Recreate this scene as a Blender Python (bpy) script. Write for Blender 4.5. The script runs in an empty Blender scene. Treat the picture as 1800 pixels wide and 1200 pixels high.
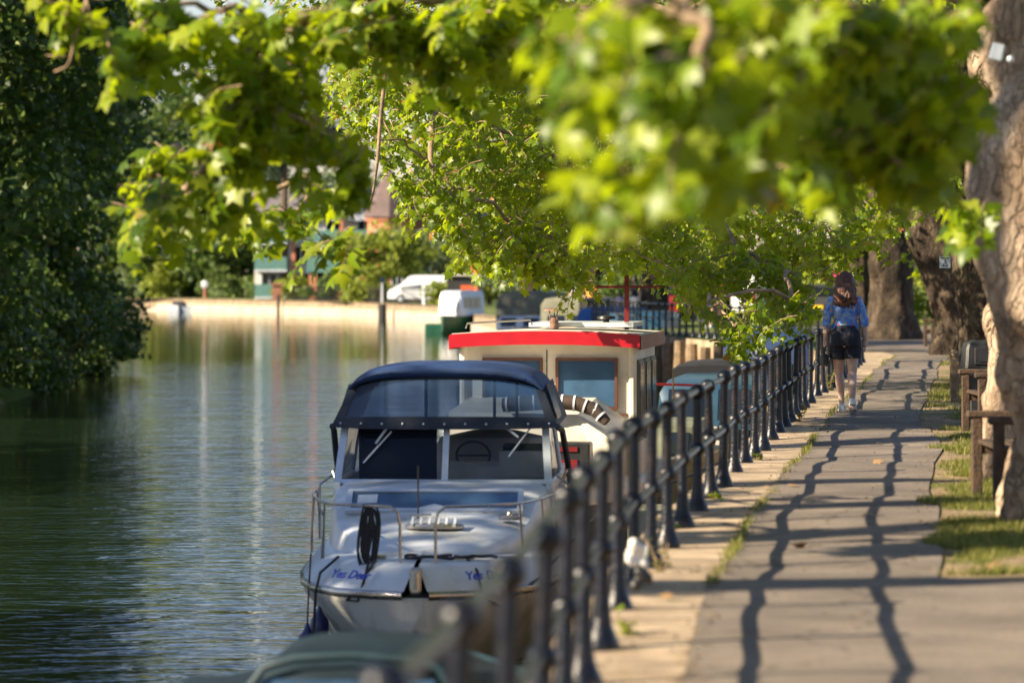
import bpy, math, random
import numpy as np
from mathutils import Vector, Matrix, noise as mnoise
random.seed(7); RNG = np.random.default_rng(11)
S = bpy.context.scene; COL = S.collection
R = math.radians
F = 6750.0; CZ = 1.78; WZ = -1.6

def P(px, py, D): return Vector(((px-900)/F*D, D, CZ-(py-475)/F*D))
def PX(px, D): return (px-900)/F*D
def PZ(py, D): return CZ-(py-475)/F*D

# ------------------------------------------------------------------ bank lines
def interp(tab, y):
    if y <= tab[0][0]: return tab[0][1]
    for (a, b), (c, d) in zip(tab, tab[1:]):
        if y <= c: return b+(d-b)*(y-a)/(c-a)
    return tab[-1][1]
def smooth_tab(tab, y):
    xs = [t[0] for t in tab]
    for i in range(len(tab)-1):
        if y <= xs[i+1] or i == len(tab)-2:
            x0, y0 = tab[i]; x1, y1 = tab[i+1]
            m0 = (tab[i+1][1]-tab[i-1][1])/(tab[i+1][0]-tab[i-1][0]) if i > 0 else (y1-y0)/(x1-x0)
            m1 = (tab[i+2][1]-tab[i][1])/(tab[i+2][0]-tab[i][0]) if i < len(tab)-2 else (y1-y0)/(x1-x0)
            h = x1-x0; t = min(max((y-x0)/h, 0), 1)
            return (2*t**3-3*t*t+1)*y0+(t**3-2*t*t+t)*h*m0+(-2*t**3+3*t*t)*y1+(t**3-t*t)*h*m1
FT = [(-12, -1.9), (0, -.95), (9.3, -.17), (17.8, .40), (22.9, .81), (31.8, 1.76), (42.8, 3.02), (50, 3.8), (56, 4.58), (72.8, 6.6), (80, 7.6)]
def XF(y): return smooth_tab(FT, y)
QT = [(80, 7.35), (82, 7.5), (88, 6.9), (98, 5.95), (112, 4.15), (116, 3.6), (125, 3.0), (160, 1.0), (200, -2.0), (248, -3.6), (285, -12), (326, -30), (350, -90), (380, -420)]
def XQ(y): return XF(y)-.24 if y < 80 else interp(QT, y)
def XL(y): return interp([(-60, -17), (60, -14.5), (90, -12.6), (105, -12.7), (128, -14.2), (190, -34), (300, -110), (345, -420)], y)
def gz(x, y):
    """height of the land"""
    base = 0.0 if y < 84 else (-.1*(y-84)/10 if y < 94 else (-.1 if y < 125 else max(-.6, -.1-.5*(y-125)/80)))
    if y < 75:
        base += .021*math.sin(y*.95+.6)+.008*math.sin(y*2.3+1.1+x*.6)+.014*math.sin(y*.37+x*1.3)
        base += .003*math.sin(y*4.1+x*2.1)
    return base

# ------------------------------------------------------------------ materials
def new_mat(name):
    m = bpy.data.materials.new(name); m.use_nodes = True
    nt = m.node_tree; nt.nodes.clear()
    out = nt.nodes.new('ShaderNodeOutputMaterial')
    return m, nt, out
def N(nt, t, **kw):
    n = nt.nodes.new(t)
    for k, v in kw.items():
        if k in n.inputs.keys(): n.inputs[k].default_value = v
        else: setattr(n, k, v)
    return n
def ramp(nt, stops):
    r = nt.nodes.new('ShaderNodeValToRGB'); e = r.color_ramp.elements
    while len(e) < len(stops): e.new(.5)
    for i, (p, c) in enumerate(stops): e[i].position = p; e[i].color = (*c, 1)
    return r
def pmat(name, col, rough=.5, metal=0, var=.15, vscale=6, bump=0, bscale=30, spec=.5, stretch=None, dirt=None, dscale=2.0, coat=0):
    m, nt, out = new_mat(name); L = nt.links.new
    b = N(nt, 'ShaderNodeBsdfPrincipled'); b.inputs['Roughness'].default_value = rough
    b.inputs['Metallic'].default_value = metal; b.inputs['Specular IOR Level'].default_value = spec
    b.inputs['Coat Weight'].default_value = coat; b.inputs['Coat Roughness'].default_value = .1
    tc = N(nt, 'ShaderNodeTexCoord'); src = tc.outputs['Object']
    if stretch:
        mp = N(nt, 'ShaderNodeMapping'); mp.inputs['Scale'].default_value = stretch; L(src, mp.inputs['Vector']); src = mp.outputs[0]
    n1 = N(nt, 'ShaderNodeTexNoise', Scale=vscale, Detail=6.0); L(src, n1.inputs['Vector'])
    lo = tuple(max(0, c*(1-var)) for c in col); hi = tuple(min(1, c*(1+var)) for c in col)
    r = ramp(nt, [(.3, lo), (.7, hi)]); L(n1.outputs['Fac'], r.inputs['Fac']); cout = r.outputs[0]
    if dirt:
        n2 = N(nt, 'ShaderNodeTexNoise', Scale=dscale, Detail=8.0, Roughness=.7); L(src, n2.inputs['Vector'])
        r2 = ramp(nt, [(.48, (0, 0, 0)), (.68, (1, 1, 1))]); L(n2.outputs['Fac'], r2.inputs['Fac'])
        mx = N(nt, 'ShaderNodeMix', data_type='RGBA'); L(r2.outputs[0], mx.inputs[0]); L(cout, mx.inputs[6]); mx.inputs[7].default_value = (*dirt, 1); cout = mx.outputs[2]
    L(cout, b.inputs['Base Color'])
    rr = N(nt, 'ShaderNodeMapRange'); rr.inputs['To Min'].default_value = max(0, rough-.07); rr.inputs['To Max'].default_value = min(1, rough+.12)
    L(n1.outputs['Fac'], rr.inputs['Value']); L(rr.outputs[0], b.inputs['Roughness'])
    if bump:
        n3 = N(nt, 'ShaderNodeTexNoise', Scale=bscale, Detail=5.0); L(src, n3.inputs['Vector'])
        bp = N(nt, 'ShaderNodeBump', Strength=bump, Distance=.02); L(n3.outputs['Fac'], bp.inputs['Height']); L(bp.outputs[0], b.inputs['Normal'])
    L(b.outputs[0], out.inputs[0]); return m

def leaf_mat(name, stops, trans, tw=.42, rough=.42, spec=.5):
    m, nt, out = new_mat(name); L = nt.links.new
    g = N(nt, 'ShaderNodeNewGeometry')
    r = ramp(nt, stops); L(g.outputs['Random Per Island'], r.inputs['Fac'])
    b = N(nt, 'ShaderNodeBsdfPrincipled', Roughness=rough); b.inputs['Specular IOR Level'].default_value = spec
    tc = N(nt, 'ShaderNodeTexCoord'); n = N(nt, 'ShaderNodeTexNoise', Scale=9.0, Detail=3.0); L(tc.outputs['Object'], n.inputs['Vector'])
    hs = N(nt, 'ShaderNodeHueSaturation'); mr = N(nt, 'ShaderNodeMapRange'); mr.inputs['To Min'].default_value = .7; mr.inputs['To Max'].default_value = 1.3
    L(n.outputs['Fac'], mr.inputs['Value']); L(mr.outputs[0], hs.inputs['Value']); L(r.outputs[0], hs.inputs['Color'])
    L(hs.outputs[0], b.inputs['Base Color'])
    t = N(nt, 'ShaderNodeBsdfTranslucent'); 
    mx2 = N(nt, 'ShaderNodeMix', data_type='RGBA'); mx2.inputs[0].default_value = .35; mx2.inputs[6].default_value = (*trans, 1)
    L(hs.outputs[0], mx2.inputs[7]); L(mx2.outputs[2], t.inputs['Color'])
    mx = N(nt, 'ShaderNodeMixShader'); mx.inputs[0].default_value = tw
    L(b.outputs[0], mx.inputs[1]); L(t.outputs[0], mx.inputs[2]); L(mx.outputs[0], out.inputs[0]); return m

def bark_mat(name, c1, c2, c3, bump=.9, sc=1.0):
    m, nt, out = new_mat(name); L = nt.links.new
    tc = N(nt, 'ShaderNodeTexCoord'); b = N(nt, 'ShaderNodeBsdfPrincipled', Roughness=.85)
    b.inputs['Specular IOR Level'].default_value = .2
    mp = N(nt, 'ShaderNodeMapping'); mp.inputs['Scale'].default_value = (1, 1, .45); L(tc.outputs['Object'], mp.inputs[0])
    n1 = N(nt, 'ShaderNodeTexNoise', Scale=3.2*sc, Detail=10.0, Roughness=.65, Distortion=.6); L(mp.outputs[0], n1.inputs[0])
    r = ramp(nt, [(.32, c1), (.5, c2), (.66, c3)]); L(n1.outputs['Fac'], r.inputs[0])
    v = N(nt, 'ShaderNodeTexVoronoi', Scale=7.5*sc, feature='DISTANCE_TO_EDGE'); 
    n2 = N(nt, 'ShaderNodeTexNoise', Scale=5.0*sc, Detail=4.0); L(mp.outputs[0], n2.inputs[0])
    ad = N(nt, 'ShaderNodeMixRGB', blend_type='ADD'); ad.inputs[0].default_value = .6; L(mp.outputs[0], ad.inputs[1]); L(n2.outputs['Color'], ad.inputs[2]); L(ad.outputs[0], v.inputs['Vector'])
    v.inputs['Randomness'].default_value = 1
    rv = ramp(nt, [(0, (.45, .42, .4)), (.16, (1, 1, 1))]); L(v.outputs['Distance'], rv.inputs[0])
    mu = N(nt, 'ShaderNodeMixRGB', blend_type='MULTIPLY'); mu.inputs[0].default_value = .3; L(r.outputs[0], mu.inputs[1]); L(rv.outputs[0], mu.inputs[2])
    L(mu.outputs[0], b.inputs['Base Color'])
    n3 = N(nt, 'ShaderNodeTexNoise', Scale=14.0*sc, Detail=8.0); L(mp.outputs[0], n3.inputs[0])
    am = N(nt, 'ShaderNodeMath', operation='MULTIPLY_ADD'); L(rv.outputs[0], am.inputs[0]); am.inputs[1].default_value = .6; L(n3.outputs['Fac'], am.inputs[2])
    bp = N(nt, 'ShaderNodeBump', Strength=bump, Distance=.035); L(am.outputs[0], bp.inputs['Height']); L(bp.outputs[0], b.inputs['Normal'])
    L(b.outputs[0], out.inputs[0]); return m

def glass_mat(name, tint=(.03, .05, .08), alpha=.55, rough=.03, tr=(.62, .66, .74)):
    m, nt, out = new_mat(name); L = nt.links.new
    t = N(nt, 'ShaderNodeBsdfTransparent'); t.inputs[0].default_value = (*tr, 1)
    b = N(nt, 'ShaderNodeBsdfPrincipled', Roughness=rough); b.inputs['Base Color'].default_value = (*tint, 1); b.inputs['Specular IOR Level'].default_value = .55
    tc = N(nt, 'ShaderNodeTexCoord'); n = N(nt, 'ShaderNodeTexNoise', Scale=3.0, Detail=3.0); L(tc.outputs['Object'], n.inputs[0])
    bp = N(nt, 'ShaderNodeBump', Strength=.12, Distance=.03); L(n.outputs['Fac'], bp.inputs['Height']); L(bp.outputs[0], b.inputs['Normal'])
    mx = N(nt, 'ShaderNodeMixShader'); mx.inputs[0].default_value = alpha
    L(t.outputs[0], mx.inputs[1]); L(b.outputs[0], mx.inputs[2]); L(mx.outputs[0], out.inputs[0]); return m

M = {}
M['iron'] = pmat('iron', (.005, .007, .014), .3, .0, .3, 9, .3, 40, .4, dirt=(.03, .018, .012), dscale=3.5)
M['rail'] = pmat('rail', (.035, .035, .032), .32, .2, .5, 7, .3, 40, .6)
M['white'] = pmat('white', (.55, .60, .66), .3, 0, .08, 2, .04, 8, .5, dirt=(.42, .42, .38), dscale=1.6)
M['hull'] = pmat('hull', (.48, .49, .47), .4, 0, .15, 2, .1, 5, .5, dirt=(.2, .19, .15), dscale=2.2, stretch=(1, 1, .3))
M['cream'] = pmat('cream', (.74, .69, .59), .38, 0, .07, 2, .03, 8, .5, dirt=(.55, .49, .38), dscale=1.2)
M['red'] = pmat('red', (.40, .008, .018), .32, 0, .12, 3, .05, 10, .5)
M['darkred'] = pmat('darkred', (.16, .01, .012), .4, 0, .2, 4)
M['brownframe'] = pmat('brownframe', (.11, .045, .03), .45, 0, .25, 8)
M['navy'] = pmat('navy', (.018, .042, .12), .62, 0, .3, 3, .35, 5, .35)
M['navydark'] = pmat('navydark', (.012, .018, .032), .6, 0, .3, 5, .3, 20)
M['alu'] = pmat('alu', (.55, .6, .66), .35, .4, .1, 5)
M['steel'] = pmat('steel', (.45, .42, .38), .25, .9, .1, 5)
M['black'] = pmat('black', (.012, .012, .014), .45, 0, .3, 6, .1, 20)
M['rope'] = pmat('rope', (.025, .025, .03), .8, 0, .5, 60, .6, 120)
M['fender'] = pmat('fender', (.02, .03, .12), .35, 0, .2, 5)
M['lettering'] = pmat('lettering', (.02, .05, .42), .5, 0, .05)
M['tealdark'] = pmat('tealdark', (.012, .035, .045), .5, 0, .3, 4, .2, 10)
M['bluecover'] = pmat('bluecover', (.03, .07, .13), .5, 0, .3, 3, .3, 6)
M['bluetarp'] = pmat('bluetarp', (.03, .12, .33), .6, 0, .25, 3, .5, 5)
M['stripedark'] = pmat('stripedark', (.06, .04, .03), .75, 0, .3, 9, .3, 20)
M['stripewhite'] = pmat('stripewhite', (.6, .62, .68), .7, 0, .1, 9)
M['rust'] = pmat('rust', (.22, .13, .1), .75, .2, .5, 18, .4, 60)
M['greyroof'] = pmat('greyroof', (.55, .52, .46), .5, 0, .12, 3, .1, 12)
M['greengrey'] = pmat('greengrey', (.16, .17, .12), .5, 0, .3, 2.5, .1, 10)
M['skin'] = pmat('skin', (.52, .31, .23), .5, 0, .08, 10)
M['skinleg'] = pmat('skinleg', (.50, .34, .28), .5, 0, .08, 10)
M['hair'] = pmat('hair', (.075, .026, .014), .42, 0, .6, 24, .8, 60, stretch=(1, 1, .22))
M['hairdark'] = pmat('hairdark', (.03, .015, .01), .5, 0, .4, 24)
M['shorts'] = pmat('shorts', (.006, .008, .02), .8, 0, .4, 8, .4, 30)
M['shoe'] = pmat('shoe', (.55, .6, .62), .6, 0, .1, 10)
M['shoeblue'] = pmat('shoeblue', (.03, .1, .25), .6, 0, .1, 10)
M['wood'] = pmat('wood', (.06, .036, .022), .8, 0, .45, 9, .6, 40, stretch=(1, .2, 1))
M['woodpale'] = pmat('woodpale', (.20, .14, .085), .8, 0, .4, 9, .6, 40)
M['plasticblack'] = pmat('plasticblack', (.02, .02, .022), .4, 0, .3, 6, .1, 30)
M['gold'] = pmat('gold', (.4, .3, .1), .5, .5, .3, 20)
M['signwhite'] = pmat('signwhite', (.55, .6, .66), .5, 0, .08, 20)
M['bag'] = pmat('bag', (.75, .74, .7), .45, 0, .15, 12, .8, 18)
M['yellowplate'] = pmat('yellowplate', (.75, .5, .03), .4, 0, .05)
M['pink'] = pmat('pink', (.75, .05, .25), .6, 0, .3, 6)
M['orange'] = pmat('orange', (.75, .13, .04), .5, 0, .1)
M['vanwhite'] = pmat('vanwhite', (.75, .77, .8), .25, 0, .03, 2, coat=.4)
M['tyre'] = pmat('tyre', (.015, .015, .015), .8)
M['carblue'] = pmat('carblue', (.03, .07, .22), .25, 0, .05, 2, coat=.5)
M['darkglass'] = pmat('darkglass', (.01, .015, .02), .06, 0, .1, 2, spec=.8)
M['brick'] = pmat('brick', (.48, .19, .10), .85, 0, .2, 3, .3, 20)
M['brickdark'] = pmat('brickdark', (.3, .13, .085), .85, 0, .2, 3, .3, 20)
M['render_wall'] = pmat('render_wall', (.62, .6, .56), .8, 0, .08, .7)
M['roofslate'] = pmat('roofslate', (.16, .14, .15), .75, 0, .25, 2, .4, 9)
M['rooftile'] = pmat('rooftile', (.11, .075, .07), .8, 0, .25, 2, .4, 9)
M['teal'] = pmat('teal', (.10, .22, .20), .5, 0, .15, 4)
M['concrete_pale'] = pmat('concrete_pale', (.46, .385, .29), .85, 0, .14, .9, .2, 6, dirt=(.36, .3, .2), dscale=.7)
M['brownwall'] = pmat('brownwall', (.27, .20, .13), .9, 0, .3, 1.5, .3, 8)
M['timberdark'] = pmat('timberdark', (.03, .03, .03), .8, 0, .3, 4, .4, 9)
M['bluedark'] = pmat('bluedark', (.010, .026, .042), .45, 0, .3, 3)
M['bluecabin'] = pmat('bluecabin', (.016, .055, .10), .35, 0, .15, 3, coat=.2)
M['canvasblack'] = pmat('canvasblack', (.005, .006, .010), .95, 0, .3, 5, .4, 12)
M['green'] = pmat('green', (.02, .10, .06), .4, 0, .2, 3)
M['greytarp'] = pmat('greytarp', (.14, .14, .10), .75, 0, .35, 2, .6, 5)
M['lilac'] = pmat('lilac', (.5, .36, .68), .7); M['charcoal'] = pmat('charcoal', (.02, .022, .03), .8)
M['shirtwhite'] = pmat('shirtwhite', (.7, .68, .62), .8); M['shirtorange'] = pmat('shirtorange', (.75, .3, .03), .8)
M['shirtgrey'] = pmat('shirtgrey', (.25, .27, .3), .8)
M['launchcover'] = pmat('launchcover', (.006, .016, .024), .65, 0, .4, 3, .3, 6, .25)
M['glass'] = glass_mat('glass', (.02, .05, .10), .62)
M['wglass'] = glass_mat('wglass', (.02, .03, .05), .3)
M['clearvinyl'] = glass_mat('clearvinyl', (.03, .06, .13), .66, .12, (.24, .34, .52))
M['skyglass'] = pmat('skyglass', (.045, .10, .19), .05, 0, .35, 1.6, .03, 3, .8)  # sky reflection put into the blue base colour
M['mattdark'] = pmat('mattdark', (.01, .012, .02), .8)
M['leafnear'] = leaf_mat('leafnear', [(0, (.022, .055, .004)), (.3, (.07, .135, .005)), (.6, (.165, .245, .007)), (.9, (.27, .32, .010)), (.988, (.24, .27, .03)), (.994, (.25, .09, .02))], (.66, .80, .01), .46, .40, .42)
M['leafmid'] = leaf_mat('leafmid', [(0, (.02, .05, .004)), (.4, (.075, .135, .005)), (.75, (.175, .245, .008)), (.985, (.22, .27, .02)), (.993, (.28, .09, .02))], (.66, .80, .01), .46, .40, .42)
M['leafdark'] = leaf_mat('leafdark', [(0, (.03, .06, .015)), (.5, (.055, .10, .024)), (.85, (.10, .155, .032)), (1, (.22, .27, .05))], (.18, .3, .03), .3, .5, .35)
M['leaffar'] = leaf_mat('leaffar', [(0, (.05, .09, .025)), (.5, (.09, .145, .035)), (1, (.16, .21, .05))], (.25, .34, .05), .3, .6, .3)
M['leafyellow'] = leaf_mat('leafyellow', [(0, (.12, .17, .02)), (.5, (.2, .25, .03)), (1, (.30, .33, .05))], (.45, .5, .05), .35, .6, .3)
M['leafcedar'] = leaf_mat('leafcedar', [(0, (.018, .035, .024)), (.5, (.03, .055, .035)), (1, (.05, .085, .05))], (.05, .1, .04), .15, .6, .3)
M['leafgrey'] = leaf_mat('leafgrey', [(0, (.07, .11, .05)), (.5, (.12, .17, .07)), (1, (.18, .23, .1))], (.25, .32, .1), .3, .6, .3)
M['grassblade'] = leaf_mat('grassblade', [(0, (.06, .09, .015)), (.45, (.11, .14, .02)), (.7, (.24, .23, .06)), (1, (.42, .34, .16))], (.34, .36, .06), .35, .6, .2)
M['twig'] = pmat('twig', (.26, .18, .11), .8, 0, .5, 9, .5, 60)
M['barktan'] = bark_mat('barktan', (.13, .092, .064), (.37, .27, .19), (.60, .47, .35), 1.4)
M['barkshaded'] = bark_mat('barkshaded', (.022, .018, .014), (.06, .044, .032), (.135, .10, .07), 1.3)  # plane bark with the canopy's shade put into the colour
M['barkfar'] = bark_mat('barkfar', (.06, .05, .035), (.12, .09, .065), (.2, .16, .11), .6)

def floral():
    m, nt, out = new_mat('floral_shirt'); L = nt.links.new
    tc = N(nt, 'ShaderNodeTexCoord'); b = N(nt, 'ShaderNodeBsdfPrincipled', Roughness=.7)
    v = N(nt, 'ShaderNodeTexVoronoi', Scale=22.0); L(tc.outputs['Object'], v.inputs[0])
    sp = ramp(nt, [(0, (1, 1, 1)), (.30, (1, 1, 1)), (.38, (0, 0, 0))]); L(v.outputs['Distance'], sp.inputs[0])
    sc = N(nt, 'ShaderNodeSeparateColor'); L(v.outputs['Color'], sc.inputs[0])
    cr = ramp(nt, [(0, (.65, .02, .03)), (.22, (.6, .05, .12)), (.3, (.4, .42, .12)), (.5, (.12, .3, .3)), (.62, (.07, .2, .62)), (1, (.07, .2, .62))]); L(sc.outputs[0], cr.inputs[0])
    n = N(nt, 'ShaderNodeTexNoise', Scale=16.0, Detail=4.0); L(tc.outputs['Object'], n.inputs[0])
    br = ramp(nt, [(.35, (.045, .13, .48)), (.52, (.13, .28, .68)), (.6, (.33, .38, .4)), (.66, (.12, .25, .62))]); L(n.outputs['Fac'], br.inputs[0])
    mx = N(nt, 'ShaderNodeMix', data_type='RGBA'); L(sp.outputs[0], mx.inputs[0]); L(br.outputs[0], mx.inputs[6]); L(cr.outputs[0], mx.inputs[7])
    L(mx.outputs[2], b.inputs['Base Color'])
    n2 = N(nt, 'ShaderNodeTexNoise', Scale=9.0, Detail=3.0); L(tc.outputs['Object'], n2.inputs[0])
    bp = N(nt, 'ShaderNodeBump', Strength=.8, Distance=.03); L(n2.outputs['Fac'], bp.inputs['Height']); L(bp.outputs[0], b.inputs['Normal'])
    L(b.outputs[0], out.inputs[0]); return m
M['floral'] = floral()

def asphalt():
    m, nt, out = new_mat('asphalt'); L = nt.links.new
    tc = N(nt, 'ShaderNodeTexCoord'); b = N(nt, 'ShaderNodeBsdfPrincipled', Roughness=.85); b.inputs['Specular IOR Level'].default_value = .25
    n1 = N(nt, 'ShaderNodeTexNoise', Scale=1.1, Detail=6.0); L(tc.outputs['Object'], n1.inputs[0])
    n2 = N(nt, 'ShaderNodeTexNoise', Scale=70.0, Detail=3.0); L(tc.outputs['Object'], n2.inputs[0])
    r = ramp(nt, [(.3, (.15, .125, .105)), (.55, (.205, .172, .145)), (.75, (.26, .215, .17))]); L(n1.outputs['Fac'], r.inputs[0])
    r2 = ramp(nt, [(.35, (.6, .6, .6)), (.6, (1.15, 1.15, 1.15))]); L(n2.outputs['Fac'], r2.inputs[0])
    mu = N(nt, 'ShaderNodeMixRGB', blend_type='MULTIPLY'); mu.inputs[0].default_value = .8; L(r.outputs[0], mu.inputs[1]); L(r2.outputs[0], mu.inputs[2])
    n4 = N(nt, 'ShaderNodeTexNoise', Scale=.45, Detail=9.0, Roughness=.7); L(tc.outputs['Object'], n4.inputs[0])
    r4 = ramp(nt, [(.40, (.74, .74, .76)), (.5, (1, 1, 1)), (.64, (1.0, .98, .94)), (.72, (1.3, 1.2, 1.05))]); L(n4.outputs['Fac'], r4.inputs[0])
    m4 = N(nt, 'ShaderNodeMixRGB', blend_type='MULTIPLY'); m4.inputs[0].default_value = .9; L(mu.outputs[0], m4.inputs[1]); L(r4.outputs[0], m4.inputs[2])
    vc = N(nt, 'ShaderNodeTexVoronoi', Scale=.55, feature='DISTANCE_TO_EDGE'); nv = N(nt, 'ShaderNodeTexNoise', Scale=2.5, Detail=6.0); L(tc.outputs['Object'], nv.inputs[0])
    av = N(nt, 'ShaderNodeMixRGB', blend_type='ADD'); av.inputs[0].default_value = .5; L(tc.outputs['Object'], av.inputs[1]); L(nv.outputs['Color'], av.inputs[2]); L(av.outputs[0], vc.inputs['Vector'])
    rc = ramp(nt, [(0, (.3, .3, .3)), (.012, (1, 1, 1))]); L(vc.outputs['Distance'], rc.inputs[0])
    m5 = N(nt, 'ShaderNodeMixRGB', blend_type='MULTIPLY'); m5.inputs[0].default_value = .7; L(m4.outputs[0], m5.inputs[1]); L(rc.outputs[0], m5.inputs[2])
    L(m5.outputs[0], b.inputs['Base Color'])
    bp = N(nt, 'ShaderNodeBump', Strength=.5, Distance=.01); L(n2.outputs['Fac'], bp.inputs['Height']); L(bp.outputs[0], b.inputs['Normal'])
    L(b.outputs[0], out.inputs[0]); return m
M['asphalt'] = asphalt()
def groundmix(name, g1, g2, s1, s2, sc=.7, thr=.5):
    m, nt, out = new_mat(name); L = nt.links.new
    tc = N(nt, 'ShaderNodeTexCoord'); b = N(nt, 'ShaderNodeBsdfPrincipled', Roughness=.95); b.inputs['Specular IOR Level'].default_value = .1
    n1 = N(nt, 'ShaderNodeTexNoise', Scale=sc, Detail=8.0, Roughness=.65); L(tc.outputs['Object'], n1.inputs[0])
    n2 = N(nt, 'ShaderNodeTexNoise', Scale=25.0, Detail=6.0); L(tc.outputs['Object'], n2.inputs[0])
    rg = ramp(nt, [(.35, g1), (.65, g2)]); L(n2.outputs['Fac'], rg.inputs[0])
    rs = ramp(nt, [(.35, s1), (.65, s2)]); L(n2.outputs['Fac'], rs.inputs[0])
    rm = ramp(nt, [(thr-.05, (0, 0, 0)), (thr+.05, (1, 1, 1))]); L(n1.outputs['Fac'], rm.inputs[0])
    mx = N(nt, 'ShaderNodeMix', data_type='RGBA'); L(rm.outputs[0], mx.inputs[0]); L(rs.outputs[0], mx.inputs[6]); L(rg.outputs[0], mx.inputs[7])
    L(mx.outputs[2], b.inputs['Base Color'])
    bp = N(nt, 'ShaderNodeBump', Strength=.8, Distance=.04); L(n2.outputs['Fac'], bp.inputs['Height']); L(bp.outputs[0], b.inputs['Normal'])
    L(b.outputs[0], out.inputs[0]); return m
M['verge'] = groundmix('verge', (.07, .09, .022), (.15, .15, .05), (.19, .14, .085), (.33, .25, .16), 1.3, .55)
M['strip'] = pmat('strip', (.40, .31, .22), .85, 0, .3, 2.5, .5, 60, .25, dirt=(.24, .18, .12), dscale=1.2)
def strip_joints():
    m = M['strip']; nt = m.node_tree; L = nt.links.new; b = [n for n in nt.nodes if n.type == 'BSDF_PRINCIPLED'][0]; src = b.inputs['Base Color'].links[0].from_socket
    tc = N(nt, 'ShaderNodeTexCoord'); sx = N(nt, 'ShaderNodeSeparateXYZ'); L(tc.outputs['Object'], sx.inputs[0])
    n = N(nt, 'ShaderNodeTexNoise', Scale=5.0, Detail=4.0); L(tc.outputs['Object'], n.inputs[0])
    a = N(nt, 'ShaderNodeMath', operation='MULTIPLY_ADD'); L(n.outputs['Fac'], a.inputs[0]); a.inputs[1].default_value = .06; L(sx.outputs[1], a.inputs[2])
    d = N(nt, 'ShaderNodeMath', operation='DIVIDE'); L(a.outputs[0], d.inputs[0]); d.inputs[1].default_value = .92
    f = N(nt, 'ShaderNodeMath', operation='FRACT'); L(d.outputs[0], f.inputs[0])
    g = N(nt, 'ShaderNodeMath', operation='LESS_THAN'); L(f.outputs[0], g.inputs[0]); g.inputs[1].default_value = .045
    mx = N(nt, 'ShaderNodeMix', data_type='RGBA'); L(g.outputs[0], mx.inputs[0]); L(src, mx.inputs[6]); mx.inputs[7].default_value = (.07, .06, .035, 1); L(mx.outputs[2], b.inputs['Base Color'])
strip_joints()
M['land'] = groundmix('land', (.06, .1, .02), (.12, .16, .04), (.25, .2, .12), (.34, .28, .18), .15, .42)
def quay():
    m, nt, out = new_mat('quay_stone'); L = nt.links.new
    tc = N(nt, 'ShaderNodeTexCoord'); b = N(nt, 'ShaderNodeBsdfPrincipled', Roughness=.9)
    n1 = N(nt, 'ShaderNodeTexNoise', Scale=1.4, Detail=8.0); L(tc.outputs['Object'], n1.inputs[0])
    r = ramp(nt, [(.3, (.12, .09, .06)), (.5, (.3, .22, .14)), (.7, (.48, .38, .26))]); L(n1.outputs['Fac'], r.inputs[0]); L(r.outputs[0], b.inputs['Base Color'])
    bp = N(nt, 'ShaderNodeBump', Strength=1.0, Distance=.08); L(n1.outputs['Fac'], bp.inputs['Height']); L(bp.outputs[0], b.inputs['Normal'])
    L(b.outputs[0], out.inputs[0]); return m
M['quay'] = quay()
def water():
    m, nt, out = new_mat('river_water'); L = nt.links.new
    tc = N(nt, 'ShaderNodeTexCoord'); b = N(nt, 'ShaderNodeBsdfPrincipled', Roughness=.035); b.inputs['IOR'].default_value = 1.33
    b.inputs['Base Color'].default_value = (.010, .02, .011, 1); b.inputs['Specular IOR Level'].default_value = .5
    mp = N(nt, 'ShaderNodeMapping'); mp.inputs['Scale'].default_value = (.5, 1, 1); mp.inputs['Rotation'].default_value = (0, 0, .12); L(tc.outputs['Object'], mp.inputs[0])
    n1 = N(nt, 'ShaderNodeTexNoise', Scale=3.0, Detail=3.0, Roughness=.5, Distortion=.3); L(mp.outputs[0], n1.inputs[0])
    n2 = N(nt, 'ShaderNodeTexNoise', Scale=.55, Detail=2.0); L(mp.outputs[0], n2.inputs[0])
    # calmer far away and in patches
    n3 = N(nt, 'ShaderNodeTexNoise', Scale=.035, Detail=3.0); L(tc.outputs['Object'], n3.inputs[0])
    sx = N(nt, 'ShaderNodeSeparateXYZ'); L(tc.outputs['Object'], sx.inputs[0])
    mr = N(nt, 'ShaderNodeMapRange'); mr.inputs['From Min'].default_value = 70; mr.inputs['From Max'].default_value = 150; mr.inputs['To Min'].default_value = 1; mr.inputs['To Max'].default_value = .14
    L(sx.outputs[1], mr.inputs['Value'])
    mr2 = N(nt, 'ShaderNodeMapRange'); mr2.inputs['From Min'].default_value = .35; mr2.inputs['From Max'].default_value = .65; mr2.inputs['To Min'].default_value = .6; mr2.inputs['To Max'].default_value = 1.2
    L(n3.outputs['Fac'], mr2.inputs['Value'])
    am = N(nt, 'ShaderNodeMath', operation='MULTIPLY'); L(mr.outputs[0], am.inputs[0]); L(mr2.outputs[0], am.inputs[1])
    s = N(nt, 'ShaderNodeMath', operation='MULTIPLY_ADD'); L(n1.outputs['Fac'], s.inputs[0]); s.inputs[1].default_value = .62; L(n2.outputs['Fac'], s.inputs[2])
    h = N(nt, 'ShaderNodeMath', operation='MULTIPLY'); L(s.outputs[0], h.inputs[0]); L(am.outputs[0], h.inputs[1])
    bp = N(nt, 'ShaderNodeBump', Strength=1.0, Distance=WAVE); L(h.outputs[0], bp.inputs['Height']); L(bp.outputs[0], b.inputs['Normal'])
    L(b.outputs[0], out.inputs[0]); return m
WAVE = .13
M['water'] = water()

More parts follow.
